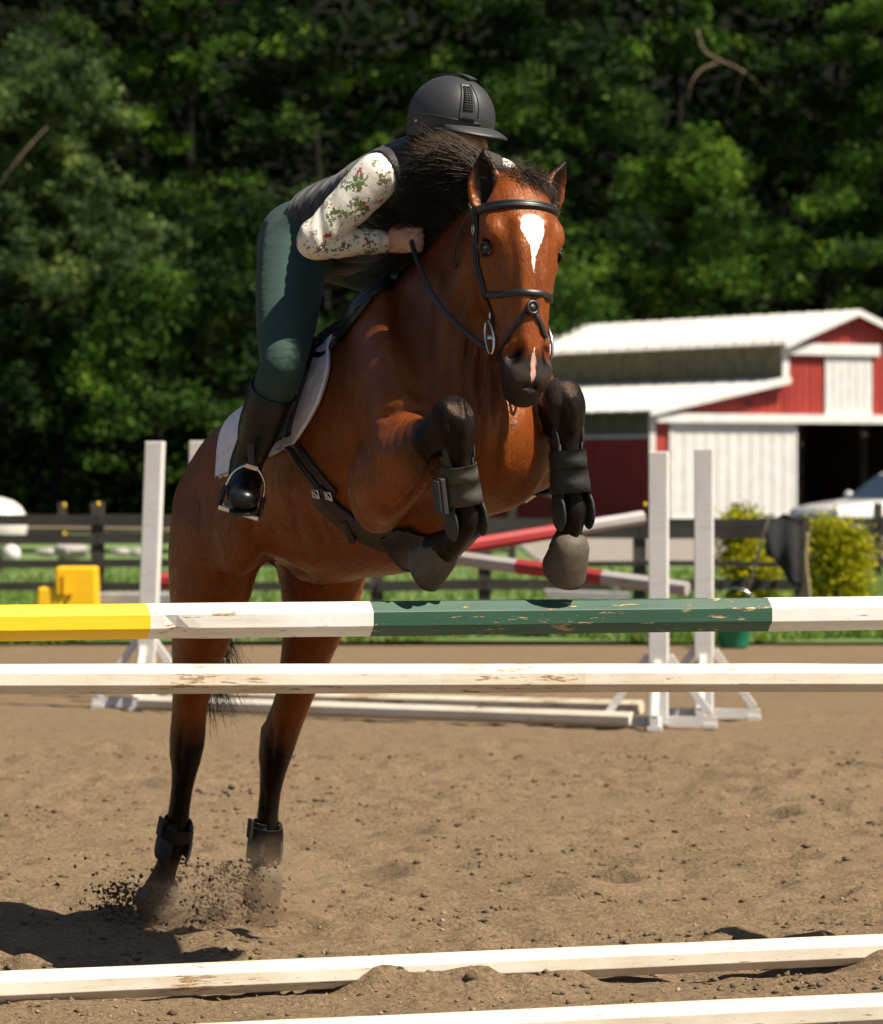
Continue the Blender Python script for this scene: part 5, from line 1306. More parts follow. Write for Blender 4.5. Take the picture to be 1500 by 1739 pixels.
# ================================================================== forest edge behind the paddock
M_BARK = plain('bark', (.007, .0055, .004), .9, .35, 9, .8, .2, dist=.03, stretch=(1, 1, .2))
M_TWIG = plain('pale_branch', (.20, .145, .095), .85, .3, 12, .5, .2, dist=.02)
FOLD = foliage('leaves_in_depth_shade', (.0025, .006, .0012), (.006, .014, .0025), (.014, .028, .005), .15)  # near-black leaf colour stands for the shade inside the forest
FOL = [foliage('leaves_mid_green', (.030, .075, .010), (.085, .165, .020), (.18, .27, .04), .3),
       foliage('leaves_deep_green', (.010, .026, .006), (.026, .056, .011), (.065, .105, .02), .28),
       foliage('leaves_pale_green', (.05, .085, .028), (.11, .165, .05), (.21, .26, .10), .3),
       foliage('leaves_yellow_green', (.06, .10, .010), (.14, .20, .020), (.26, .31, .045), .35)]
def tree(px, D, height, spread, kind, label, name='broadleaf_tree', nb=26, dens=230, leaf=.19, low=.22, droop=.25, seed=0, bare=None):
    rg = np.random.default_rng(seed); x0 = (px-750)/F*D; z0 = -.14
    base = np.array([x0, D, z0]); t_ = thing(name, base, label, 'tree', 'trees of the forest edge')
    tp = spline([base, base+[rg.normal(0, .2), 0, height*.35], base+[rg.normal(0, .4), .3, height*.7], base+[rg.normal(0, .5), .3, height]], 12)
    m = MB(); m.tube(tp, np.linspace(.20, .04, 12)*height/18, 8)
    cents = []; sizes = []
    for i in range(nb):
        u = low+(1-low)*((i+rg.random())/nb); k = tp[min(11, int(u*11))]
        ang = rg.uniform(-2.6, 2.6) if rg.random() < .85 else rg.uniform(0, 6.28)
        L = spread*(.45+.65*math.sin(math.pi*min(1, .18+u*.80)))*rg.uniform(.55, 1.15)
        d = np.array([math.sin(ang), -math.cos(ang), .0]); rise = rg.uniform(-.05, .45)*(1-.4*u)
        p1 = k+d*L*.5+UP*L*rise*.6; p2 = k+d*L+UP*(L*rise-L*droop)
        br = spline([k, p1, p2], 7); m.tube(br, np.linspace(.075, .012, 7)*height/18, 5)
        for q in np.linspace(.45, 1.05, rg.integers(4, 7)):
            c = k+(p2-k)*q+UP*(L*rise*.5)*(1-q)+rg.normal(0, .35, 3)
            r = rg.uniform(.2, 1.0)*rg.uniform(.6, 1); cents.append(c); sizes.append(r)
    for q in np.linspace(max(low, .2), 1, 14): cents.append(tp[min(11, int(q*11))]+rg.normal(0, .35, 3)+[0, -.8, 0]); sizes.append(rg.uniform(.5, .9))
    # leaf clumps: flattened sprays
    C = np.repeat(np.array(cents), dens, 0); S = np.repeat(np.array(sizes), dens)
    g = rg.normal(size=(len(C), 3)); g /= np.maximum(1e-6, np.linalg.norm(g, axis=1))[:, None]; g *= (rg.random(len(C))**.4)[:, None]
    pos = C+g*S[:, None]*np.array([1.3, 1.3, .55])+rg.normal(0, .12, g.shape); pos[:, 2] -= droop*.4*np.hypot(g[:, 0], g[:, 1])*S
    pos = pos[pos[:, 2] > z0+.05]
    m.build('trunk', M_BARK, t_, True)
    v, f = leafs(pos, leaf, rg); obj('crown', v, f, FOL[kind], t_)
    if bare is not None:
        for path in bare:
            pts = [PD(x, y, D-spread*1.05-rg.random()*.3) for x, y in path]
            v, f = tube(spline(pts, 14), np.linspace(.045, .012, 14), 6); obj('bare_branch', v, f, M_TWIG, t_, True)
    return t_
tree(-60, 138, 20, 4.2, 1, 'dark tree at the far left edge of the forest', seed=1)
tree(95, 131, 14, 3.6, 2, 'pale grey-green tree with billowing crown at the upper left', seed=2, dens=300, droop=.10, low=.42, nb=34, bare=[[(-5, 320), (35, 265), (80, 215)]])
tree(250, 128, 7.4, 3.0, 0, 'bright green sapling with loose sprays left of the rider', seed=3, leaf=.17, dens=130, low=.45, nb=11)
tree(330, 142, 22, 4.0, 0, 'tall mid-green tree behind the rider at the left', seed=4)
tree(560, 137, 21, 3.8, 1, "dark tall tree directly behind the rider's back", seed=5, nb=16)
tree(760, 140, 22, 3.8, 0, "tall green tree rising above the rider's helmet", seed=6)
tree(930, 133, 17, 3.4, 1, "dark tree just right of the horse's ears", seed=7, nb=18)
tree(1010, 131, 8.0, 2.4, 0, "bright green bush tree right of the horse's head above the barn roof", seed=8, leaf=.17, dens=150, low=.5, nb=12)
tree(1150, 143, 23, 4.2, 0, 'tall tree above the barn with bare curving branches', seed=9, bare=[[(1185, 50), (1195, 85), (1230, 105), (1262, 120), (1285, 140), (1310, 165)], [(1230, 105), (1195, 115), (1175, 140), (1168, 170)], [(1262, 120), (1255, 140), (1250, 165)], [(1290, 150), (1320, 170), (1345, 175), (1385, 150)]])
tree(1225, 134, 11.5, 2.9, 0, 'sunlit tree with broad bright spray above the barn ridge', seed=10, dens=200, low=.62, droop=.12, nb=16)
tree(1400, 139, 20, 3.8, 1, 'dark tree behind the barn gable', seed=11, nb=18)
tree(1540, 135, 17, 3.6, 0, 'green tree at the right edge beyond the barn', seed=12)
tree(440, 130, 10, 2.8, 1, "low dark tree beside the rider's leg behind the fence", seed=13, dens=110, low=.45, nb=14)
tree(60, 129, 6.5, 2.6, 1, 'low dark tree above the white tank at the left', seed=14, dens=100, low=.5, nb=12)
def backing():
    rg = np.random.default_rng(40); n = 120000
    x = rg.uniform(-40, 40, n); y = 150+rg.random(n)*34; z = -.1+rg.random(n)*(27+.62*np.clip(y-158, 0, 60))
    k = (np.sin(x*.9+3*np.sin(z*.35))+np.sin(z*1.1+2*np.sin(x*.5+y*.2))+rg.normal(0, .7, n)) > -.6
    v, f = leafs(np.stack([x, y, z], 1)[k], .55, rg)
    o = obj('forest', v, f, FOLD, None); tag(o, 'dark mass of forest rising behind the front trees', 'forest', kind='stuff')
backing()
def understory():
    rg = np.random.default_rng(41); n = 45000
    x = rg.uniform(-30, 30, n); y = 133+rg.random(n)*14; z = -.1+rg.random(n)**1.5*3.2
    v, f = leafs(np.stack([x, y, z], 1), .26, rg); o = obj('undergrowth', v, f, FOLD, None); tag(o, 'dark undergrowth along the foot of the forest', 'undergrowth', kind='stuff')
understory()

# ================================================================== barn
BD = 115.0; _ph = R(30)
BO = np.array([(1105-750)/F*BD, BD, -.14]); BG = np.array([math.cos(_ph), math.sin(_ph), 0]); BH = np.array([-math.sin(_ph), math.cos(_ph), 0]); BN = -BH
def bpt(g, h, z): return BO+BG*g+BH*h+UP*(z+.14)
def gx(px): q = (px-750)/F; return (q*BO[1]-BO[0])/(BG[0]-q*BG[1])
def gz(px, py): return CAM_H+(HOR-py)*(BO[1]+gx(px)*BG[1])/F
def ribbed(name, c, rough=.55, var=.1):
    return plain(name, c, rough, var, 3, .08, .4, dist=.01)
M_RED_M = ribbed('red_metal_siding', (.30, .030, .020)); M_WHT_M = ribbed('white_metal_siding', (.56, .535, .50)); M_ROOF = ribbed('pale_metal_roof', (.62, .58, .54), .45); M_TRIM = ribbed('white_trim', (.62, .59, .55), .5)
M_CLEAR = plain('weathered_fibreglass', (.14, .118, .058), .6, .3, 2.5, .1, .4); M_DKIN = plain('dark_barn_timber', (.045, .032, .022), .9, .4, 4, .3, .2)
M_AMB, _t, _b = nodes_of('amber_skylight'); _b.inputs['Base Color'].default_value = (.55, .38, .12, 1); _b.inputs['Roughness'].default_value = .5
_tr = nd(_t, 'BsdfTranslucent'); _tr.inputs[0].default_value = (.8, .55, .18, 1); _mx = nd(_t, 'MixShader'); _mx.inputs[0].default_value = .6; _t.links.new(_b.outputs[0], _mx.inputs[1]); _t.links.new(_tr.outputs[0], _mx.inputs[2]); _t.links.new(_mx.outputs[0], _t.nodes['Material Output'].inputs[0])
barn = thing('barn', BO, 'red barn with white doors and raised pale metal roof at the right', 'barn')
gR = gx(1446); gU = gx(1334); zE = gz(1112, 697); zM = gz(1334, 645); zU = gz(1330, 580); zR = gz(1446, 530); BLEN = 15.0; gB = 2*gR
zBm = gz(1200, 711)
def top_z(g):
    g = g if g <= gR else gB-g
    return zE+(zM-zE)*g/gU if g < gU-.001 else zU+(zR-zU)*(g-gU)/(gR-gU)
dL, dR_ = gx(1134), gx(1350); oR = gB-dL
def board(m, g0, g1, h, z0, z1, th, dz1=None):
    """upright slab in the gable plane"""
    dz1 = z1 if dz1 is None else dz1
    m.prism([bpt(g0, h, z0), bpt(g1, h, z0), bpt(g1, h, dz1), bpt(g0, h, z1)], BN*th)
gs = sorted(set(list(np.arange(0, gB, .46))+[gU, gR, gB-gU, gB]))
for a, b_ in zip(gs[:-1], gs[1:]):     # red metal sheets above the door track, each with its ribs
    if b_-a < .02: continue
    m = MB(); board(m, a+.004, b_-.004, 0, zBm, top_z(a+.01), .03, top_z(b_-.01))
    for q in (a+.02, (a+b_)/2): board(m, q, q+.035, -.03, zBm, top_z(q)-.02, .025)
    m.build('siding_sheet', M_RED_M, barn)
m = MB(); board(m, .0, dL+.2, 0, -.14, zBm-.005, .03); m.build('corner_sheet', M_RED_M, barn)
m = MB(); board(m, oR-.2, gB, 0, -.14, zBm-.005, .03); m.build('corner_sheet', M_RED_M, barn)
# sliding doors (left one seen, right one pushed back beyond the frame)
for a, b_ in ((dL, dR_),):
    m = MB()
    for z0, z1 in ((gz(1200, 880)-.05, gz(1200, 880)+.10), (zBm-.22, zBm-.10)): board(m, a, b_, -.075, z0, z1, .03)
    for q in (a, b_-.09): board(m, q, q+.09, -.078, gz(1200, 880)-.06, zBm-.09, .03)
    d_ = m.build('sliding_door', M_TRIM, barn)
    ws = np.linspace(a+.09, b_-.09, 12)
    for p, q in zip(ws[:-1], ws[1:]):
        m = MB(); board(m, p+.004, q-.004, -.055, gz(1200, 880), zBm-.1, .03); board(m, p+.02, p+.055, -.085, gz(1200, 880)+.12, zBm-.24, .018); m.build('panel', M_WHT_M, d_)
# loft door, its header track, main door track
la_, lb_ = gx(1398), gx(1478); lz0, lz1 = gz(1440, 706), gz(1440, 601)
m = MB(); board(m, la_, lb_, -.06, lz0, lz0+.06, .05); board(m, la_, lb_, -.06, lz1-.06, lz1, .05); ld = m.build('loft_door', M_TRIM, barn)
ws = np.linspace(la_, lb_, 7)
for p, q in zip(ws[:-1], ws[1:]):
    m = MB(); board(m, p+.003, q-.003, -.065, lz0+.06, lz1-.06, .03); board(m, p+.01, p+.035, -.095, lz0+.06, lz1-.06, .015); m.build('panel', M_WHT_M, ld)
m = MB(); board(m, gx(1335), gx(1488), -.06, gz(1400, 603), gz(1400, 584), .14); m.build('loft_track', M_TRIM, barn)
m = MB(); board(m, .05, gB-.05, -.06, zBm-.10, zBm+.13, .20); m.build('door_track', M_TRIM, barn)
# white trim: corner, rakes, step
m = MB(); board(m, -.06, .10, -.035, -.14, zE-.02, .05); m.build('corner_trim', M_TRIM, barn)
m = MB(); board(m, gU-.13, gU+.07, -.035, zM-.05, zU+.02, .05); m.build('corner_trim', M_TRIM, barn)
def slope(name, g0, z0, g1, z1, h0, h1, th, mat, over=.0):
    e = unit(BG*(g1-g0)+UP*(z1-z0)); n_ = np.cross(e, BH); n_ = n_ if n_[2] > 0 else -n_
    a = bpt(g0, h0, z0)-e*over; b_ = bpt(g1, h0, z1); dirh = BH*(h1-h0); o_ = None
    k = int(abs(h1-h0)/.9)
    for i in range(k):
        s0 = dirh*i/k; s1 = dirh*((i+1)/k-.004)
        m = MB(); m.prism([a+s0, b_+s0, b_+s1, a+s1], n_*th)
        for q in (.1, .5): m.prism([a+s0+dirh/k*q+n_*th, b_+s0+dirh/k*q+n_*th, b_+s0+dirh/k*(q+.05)+n_*th, a+s0+dirh/k*(q+.05)+n_*th], n_*.03)
        m.build(name, mat, barn)
    m = MB(); m.prism([a-UP*.10+BN*.02, b_-UP*.10+BN*.02, b_+UP*.07+BN*.02, a+UP*.07+BN*.02], BN*.06); m.build('rake_trim', M_TRIM, barn)
slope('roof_sheet', 0, zE, gU-.05, zM, -.28, BLEN, .05, M_ROOF, .22)
slope('roof_sheet', gU, zU, gR, zR, -.30, BLEN, .05, M_ROOF, .25)
slope('roof_sheet', gB-gU, zU, gR, zR, -.30, BLEN, .05, M_ROOF, .25)
slope('roof_sheet', gB, zE, gB-gU+.05, zM, -.28, BLEN, .05, M_ROOF, .22)
# side: clerestory band, lower side wall, back
def sidewall(name, g, z0, z1, mat, step=.9):
    k = int(BLEN/step)
    for i in range(k):
        h0, h1 = BLEN*i/k+.004, BLEN*(i+1)/k-.004
        m = MB(); m.prism([bpt(g, h0, z0), bpt(g, h1, z0), bpt(g, h1, z1), bpt(g, h0, z1)], -BG*.03)
        for q in (.1, .37, .63, .9): hh = h0+(h1-h0)*q; m.prism([bpt(g, hh, z0)-BG*.03, bpt(g, hh+.04, z0)-BG*.03, bpt(g, hh+.04, z1)-BG*.03, bpt(g, hh, z1)-BG*.03], -BG*.022)
        m.build(name, mat, barn)
sidewall('clerestory_sheet', gU-.02, zM-.05, zU+.06, M_CLEAR); sidewall('clerestory_sheet', 0, zE-.66, zE+.04, M_CLEAR); sidewall('side_sheet', 0, -.14, zE-.72, M_RED_M)
m = MB(); m.prism([bpt(0, 0, zE-.72), bpt(0, BLEN, zE-.72), bpt(0, BLEN, zE-.64), bpt(0, 0, zE-.64)], -BG*.07); m.build('side_trim', M_TRIM, barn)
m = MB(); board(m, .05, gB, BLEN-.02, -.14, 2.05, .05)
zz = zE-.25
for i in range(8): board(m, .05+gB*i/8, .05+gB*i/8+.35, BLEN-.02, 2.05, 2.6, .05)
board(m, .05, gB, BLEN-.02, 2.6, zM, .05); board(m, gU, gB-gU, BLEN-.02, zM, zR-.1, .05); m.build('back_wall', M_DKIN, barn)
for i in range(8):
    m = MB(); board(m, .05+gB*i/8+.36, .05+gB*(i+1)/8-.01, BLEN-.03, 2.06, 2.59, .01); m.build('skylight_panel', M_AMB, barn)
m = MB(); m.prism([bpt(gB, 0, -.14), bpt(gB, BLEN, -.14), bpt(gB, BLEN, zE), bpt(gB, 0, zE)], BG*.04); m.prism([bpt(.04, .05, -.1), bpt(gB, .05, -.1), bpt(gB, BLEN, -.1), bpt(.04, BLEN, -.1)], UP*.04); m.build('inner_shell', M_DKIN, barn)
for g_ in (gU, gR, gB-gU):
    for h_ in (2.5, 6): m = MB(); m.box(bpt(g_, h_, 1.4), BG, .1, BH, .1, UP, 1.6); m.build('inner_post', M_DKIN, barn)
c = bpt(gx(1270), -.06, gz(1270, 686)); v, f = sphere(c, (.09, .05, .09), (BG, BH, UP), 10, 6); obj('wall_vent', v, f, plain('dark_vent', (.05, .03, .02), .6), barn)

# ================================================================== paddock fences
M_FENCE = plain('black_fence_board', (.030, .025, .022), .75, .4, 7, .5, .3, dist=.01, stretch=(.3, 1, 1)); M_FPOST = plain('dark_fence_post', (.055, .046, .038), .85, .4, 8, .6, .2, dist=.01)
def fence(label, posts, rails, ph_, D, w_=.11, pw=.055, name='rail_fence'):
    """posts: columns of the picture; rails: list of (row, half-height m)"""
    X = [(p-750)/F*D for p in posts]; t_ = thing(name, (X[0], D, 0), label, 'fence')
    for i, x in enumerate(X):
        m = MB(); m.box((x, D+.06, ph_/2-.05), (1, 0, 0), pw, (0, 1, 0), pw, UP, ph_/2+.05); o = m.build('post', M_FPOST, t_)
    for py, hh in rails:
        z = CAM_H-(py-HOR)*D/F
        for a, b_ in zip(X[:-1], X[1:]):
            dz = rng.normal(0, .006, 2); m = MB(); y = D-.018
            m.prism([(a+.004, y, z-hh+dz[0]), (b_-.004, y, z-hh+dz[1]), (b_-.004, y, z+hh+dz[1]), (a+.004, y, z+hh+dz[0])], (0, .028, 0)); m.build('rail', M_FENCE, t_)
    return t_
fence('black four-rail paddock fence behind the yellow mounting block at the left', [-760, -300, 165, 640], [(884, .045), (917, .04), (957, .035), (996, .035)], 1.14, 38)
fence('black paddock fence with wide top board right of the horse', [640, 823, 1087, 1362], [(897, .085), (957, .022), (993, .045)], 1.02, 37.4)
fence('dark far fence beyond the grass at the left', [-400, -150, 105, 355, 610, 870], [(893, .012), (903, .035), (936, .03)], .98, 62, name='far_fence')
fence('dark far fence in front of the white car at the right', [1250, 1492, 1760], [(884, .05), (905, .06), (955, .06)], 1.0, 58, name='far_fence')
# wires and yellow insulators on the far fence
M_INS = plain('yellow_insulator', (.75, .45, .02), .5, .1, 30)
for i, (px, py) in enumerate(((105, 858), (105, 907), (163, 856), (1092, 857))):
    D = 61.9 if px == 105 else 37.6; c = PD(px+4, py, D); v, f = sphere(c, (.026, .03, .034), None, 10, 7)
    if px != 105: v = (v-c)*.62+c
    o = obj('insulator', v, f, M_INS, None, True); tag(o, ['yellow insulator on top of the far left fence post', 'lower yellow insulator on the far left fence post', 'orange insulator on top of the near left fence post', 'orange insulator left of the white uprights by the barn corner'][i], 'insulator')
# propped rope line behind the top rail
M_ROPE = plain('hemp_rope', (.26, .20, .12), .9, .3, 90, .6, .1)
v, f = tube(spline([PD(40, 896, 61.9), PD(200, 897, 61.9), PD(330, 899, 61.9), PD(610, 897, 61.9)], 20), .02, 5); o = obj('rope', v, f, M_ROPE, None); tag(o, 'pale rope strung along the far fence at the left', 'rope')
# ================================================================== second jump in the background
def bgst(px, py, height, face, label, wd=.105, lean=0): D = GD(py); return standard((( px-750)/F*D, D, .0), face, height, wd, label, .26, lean, 'standards of the background jump')
bgst(1119, 1236, 1.49, (.99, -.13, 0), 'white jump standard on the nearer right side of the background jump')
bgst(1196, 1222, 1.51, (.99, -.13, 0), 'white jump standard on the farther right side of the background jump')
bgst(247, 1203, 1.56, (.99, -.13, 0), 'white jump standard at the left of the background jump', lean=.06)
bgst(330, 1188, 1.57, (.99, -.13, 0), "white jump standard partly hidden behind the horse's haunch", lean=.03)
def gp(px, py, r): D = GD(py); return np.array([(px-750)/F*D, D, r])
pole('white_pole', gp(240, 1208, .05), gp(1075, 1238, .05), .085, [(1, 0)], [M_WHITE_MUD], 'white pole lying on the sand between the background standards', 'pole', seed=11)
pole('white_pole', gp(345, 1196, .05), gp(1090, 1216, .05), .08, [(1, 0)], [M_WHITE_OLD], 'weathered white pole lying behind the other background ground pole', 'pole', seed=12)
D1 = 27.0
pole('striped_pole', PD(590, 960, 26.2), PD(1092, 879, 27), .085, [(.32, 0), (.72, 1), (1, 0)], [M_GREYP, M_RED], 'grey and red striped pole slanting up to the right standards', 'pole', seed=13)
pole('striped_pole', PD(700, 938, 26.4), PD(1168, 1000, 25.6), .085, [(.39, 0), (.70, 1), (1, 0)], [M_GREYP, M_RED], 'grey and red striped pole slanting down to the right standards', 'pole', seed=14)
pole('striped_pole', PD(258, 986, 26.5), PD(420, 984, 26.5), .09, [(1, 0)], [M_RED], "red pole end between the left standard and the horse's haunch", 'pole', seed=15)
# ================================================================== small things along the fence
M_PLY = plain('yellow_plastic', (.80, .42, .004), .45, .08, 20, .05, .4)
mb_D = 36.6
def mbp(px, z, dy): return np.array([(px-750)/F*mb_D, mb_D+dy, z])
mblk = thing('mounting_block', mbp(118, 0, 0), 'yellow plastic two-step mounting block by the fence', 'mounting block')
zt, zm_ = CAM_H-(963-HOR)*mb_D/F, CAM_H-(998-HOR)*mb_D/F
def stepbox(x0, x1, z, d0, d1, name, cut):
    m = MB(); a = .02
    bot = [mbp(x0-4, 0, d0), mbp(x1+4, 0, d0), mbp(x1+4, 0, d1), mbp(x0-4, 0, d1)]; top = [mbp(x0, z, d0+a), mbp(x1, z, d0+a), mbp(x1, z, d1-a), mbp(x0, z, d1-a)]
    m.add(bot+top, [(0, 1, 5, 4), (1, 2, 6, 5), (2, 3, 7, 6), (3, 0, 4, 7), (4, 5, 6, 7), (3, 2, 1, 0)]); o = m.build(name, M_PLY, mblk); bv = o.modifiers.new('r', 'BEVEL'); bv.width = .02; bv.segments = 3; return o
stepbox(94, 162, zt, 0, .42, 'upper_step', 0); stepbox(64, 104, zm_, -.02, .40, 'lower_step', 0)
for px, z in ((100, .5*zt+.2), (110, .5*zt+.2)): m = MB(); m.box(mbp(px, zt*.78, -.012), (1, 0, 0), .012, (0, 1, 0), .02, UP, .09); m.build('rib', M_PLY, mblk)
m = MB(); m.box(mbp(118, zm_*.86, -.003), (1, 0, 0), .022, (0, 1, 0), .012, UP, .008); m.build('grip_slot', plain('orange_shadow_plastic', (.35, .12, .002), .6), mblk)
M_GREYB = plain('grey_board', (.24, .22, .22), .7, .2, 8, .2, .3)
m = MB(); c = PD(230, 1030, 37.2); m.box((c[0], 37.2, .19), (1, 0, 0), .38, (0, 1, 0), .16, UP, .19); o = m.build('filler_box', M_GREYB); tag(o, 'low grey jump filler box beside the mounting block', 'box'); bv = o.modifiers.new('r', 'BEVEL'); bv.width = .02; bv.segments = 2
# white tank at the far left
M_TANK = plain('white_tank_paint', (.62, .55, .52), .45, .12, 4, .05, .4)
tD = 60.0; tk = thing('tank', PD(-10, 940, tD)*[1, 1, 0], 'rounded white tank beyond the fence at the far left', 'tank')
zc = CAM_H-(893-HOR)*tD/F; r_ = .40; xe = (47-750)/F*tD
prof = [(0, 0), (.03, .16), (.10, .27), (.2, .34), (.36, .39), (.5, .40), (3.0, .40), (3.2, .3), (3.25, 0)]
v = []; f = []; n = 20
for a, r in prof:
    for j in range(n): q = 2*math.pi*j/n; v.append((xe-a, tD+max(r, .002)*math.cos(q), zc+max(r, .002)*math.sin(q)))
for i in range(len(prof)-1):
    for j in range(n): f.append((i*n+j, i*n+(j+1) % n, (i+1)*n+(j+1) % n, (i+1)*n+j))
obj('shell', v, f, M_TANK, tk, True)
for dx in (.45, 2.6): m = MB(); m.box((xe-dx, tD, zc/2-.18), (1, 0, 0), .09, (0, 1, 0), .25, UP, zc/2-.16); m.build('leg', M_FPOST, tk)
m = MB(); m.tube([(xe-.9, tD, zc+.38), (xe-.9, tD, zc+.47)], .14, 12); m.build('filler_cap', M_TANK, tk)
v, f = sphere(PD(19, 941, 52), .115, None, 14, 9); o = obj('ball', v, f, M_TANK, None, True); tag(o, 'white ball lying in the grass at the far left', 'ball')
M_ROCK = plain('pale_stone', (.32, .28, .26), .9, .2, 6, .5, .2)
for i, (px, py, sx, sz, dd, lab) in enumerate(((80, 938, .16, .05, 56, 'small pale stone left of the white pile beyond the fence'), (123, 936, .24, .10, 55, 'largest pale stone in the grass beyond the fence at left'), (205, 937, .15, .05, 57, 'flat pinkish stone just left of the white standard'), (232, 938, .10, .05, 55, 'small pale stone behind the left white standard'), (790, 925, .42, .12, 44, "pale stone on the grass between the horse's forelegs"))):
    c = PD(px, py, dd); v, f = sphere(c, (sx, sx*.7, sz), None, 10, 7); v = v+rng.normal(0, sz*.12, v.shape); o = obj('stone', v, f, M_ROCK, None); tag(o, lab, 'stone', 'stones in the grass')
# shrubs by the fence
M_SHRUB = foliage('yellow_green_shrub', (.09, .12, .006), (.28, .28, .008), (.55, .44, .012), .3, False)
def shrub(px0, px1, py0, D, label, seed):
    rg = np.random.default_rng(seed); x0, x1 = (px0-750)/F*D, (px1-750)/F*D; zt_ = CAM_H-(py0-HOR)*D/F; c = np.array([(x0+x1)/2, D, 0.0]); wx = (x1-x0)/2
    t_ = thing('shrub', c, label, 'shrub', 'yellow-green shrubs by the fence')
    cs = []
    m = MB()
    for i in range(34):
        a = rg.uniform(0, 6.28); q = rg.random(); z = .12+q*(zt_-.24); r = wx*(.85-.25*abs(q-.45))*math.sqrt(rg.random())
        p = c+np.array([math.cos(a)*r, math.sin(a)*r*.8, z]); cs.append(p)
        if i < 14: m.tube(spline([c+UP*.0, (c+p)/2+[0, 0, .05], p], 5), np.linspace(.014, .004, 5), 5)
    m.build('stem', M_BARK, t_)
    C = np.repeat(np.array(cs), 330, 0); pos = C+rg.normal(0, .085, C.shape)*[1, 1, .95]; pos[:, 2] = np.maximum(pos[:, 2], .03)
    v, f = leafs(pos, .045, rg); obj('foliage', v, f, M_SHRUB, t_)
shrub(1362, 1474, 868, 40.5, 'yellow-green shrub to the right of the black fence post', 1)
shrub(1228, 1322, 864, 39.2, 'yellow-green shrub behind the black fence with ropes on it', 2)
# gear hung on the end post
M_CLOTH = fabric('black_blanket', (.012, .011, .011), 200, .9, .5, 6)
G = []; K_ = []
for u in np.linspace(0, 1, 12):
    row = []; kr = []
    for q in np.linspace(0, 1, 10):
        px = 1300+62*q; py = 878+u*(60+70*q)+6*math.sin(q*9+u*2); row.append(PD(px, py, 37.22-.10*math.sin(u*2.2)-.03*math.sin(q*11))); kr.append(np.array([0, -1.0, 0]))
    G.append(row); K_.append(kr)
o = slab(G, K_, .02, 'blanket', M_CLOTH, None); tag(o, 'black blanket draped over the fence beside its end post', 'blanket')
v, f = tube(spline([PD(1372, 905, 37.25), PD(1369, 950, 37.22), PD(1374, 1000, 37.2), PD(1378, 1052, 37.2), PD(1380, 1078, 37.2)], 24), .016, 6); o = obj('rope', v, f, M_ROPE, None, True); tag(o, 'tan rope hanging down the black fence end post', 'rope')
v, f = tube([PD(1308, 872, 37.1), PD(1290, 930, 37.0), PD(1268, 1012, 36.9), PD(1264, 1074, 36.85)], [.012, .011, .011, .010], 7); o = obj('stick', v, f, M_FPOST, None, True); tag(o, 'thin wooden stick leaning on the fence in front of the left shrub', 'stick')
# green bucket
bD = 34.8; bc = np.array([(1247-750)/F*bD, bD, .0]); bk = thing('bucket', bc, 'green plastic bucket on the sand below the painted pole', 'bucket')
M_BKT = plain('green_plastic', (.006, .16, .085), .4, .08, 20, .05, .4)
v = []; f = []; n = 24
for r, z in ((.11, .005), (.115, .02), (.165, .33), (.175, .335), (.175, .355), (.158, .355), (.11, .03)):
    for j in range(n): v.append(bc+np.array([r*math.cos(2*math.pi*j/n), r*math.sin(2*math.pi*j/n), z]))
for i in range(6):
    for j in range(n): f.append((i*n+j, i*n+(j+1) % n, (i+1)*n+(j+1) % n, (i+1)*n+j))
f += [tuple(range(n))[::-1], tuple(range(6*n, 7*n))]; obj('tub', v, f, M_BKT, bk, True)
v, f = tube([bc+np.array([.175*math.cos(a), -.02, .33+.15*math.sin(a)]) for a in np.linspace(0, math.pi, 14)], .005, 6); obj('handle', v, f, M_STEEL, bk, True)
# low two-wheeled cart
cD = 36.2; ct = thing('cart', PD(965, 1080, cD)*[1, 1, 0], 'low two-wheeled cart standing before the fence behind the green pole', 'cart')
def ccp(px, z, dy=0): return np.array([(px-750)/F*cD, cD+dy, z])
for px, dy, r in ((950, -.1, .16), (1052, .1, .15)):
    c = ccp(px, r+.01, dy); v, f = tube([c+np.array([r*.85*math.cos(a), .0, r*.85*math.sin(a)]) for a in np.linspace(0, 2*math.pi, 25)], .022, 7, False, lat=(0, 1, 0)); wl = obj('wheel', v, f, M_LEA, ct, True)
    m = MB()
    for a in np.arange(0, math.pi, math.pi/4): d = np.array([math.cos(a), 0, math.sin(a)]); m.box(c, d, r*.85, (0, 1, 0), .006, np.cross(d, (0, 1, 0)), .006)
    m.build('spokes', M_STEEL, wl)
m = MB(); m.prism([ccp(925, .43, -.2), ccp(1070, .40, -.2), ccp(1070, .34, -.2), ccp(930, .37, -.2)], (0, .45, 0)); m.build('deck', M_GREYB, ct)
m = MB(); m.box(ccp(990, .20), (1, 0, 0), .03, (0, 1, 0), .03, UP, .2); m.box(ccp(1000, .15), (1, 0, 0), .26, (0, 1, 0), .02, UP, .02); m.build('frame', M_FPOST, ct)
m = MB(); m.tube(spline([ccp(1040, .44, -.1), ccp(1055, .50, -.1), ccp(1090, .50, -.1), ccp(1105, .44, -.1)], 10), .05, 8); m.build('sack', M_ROCK, ct, True)
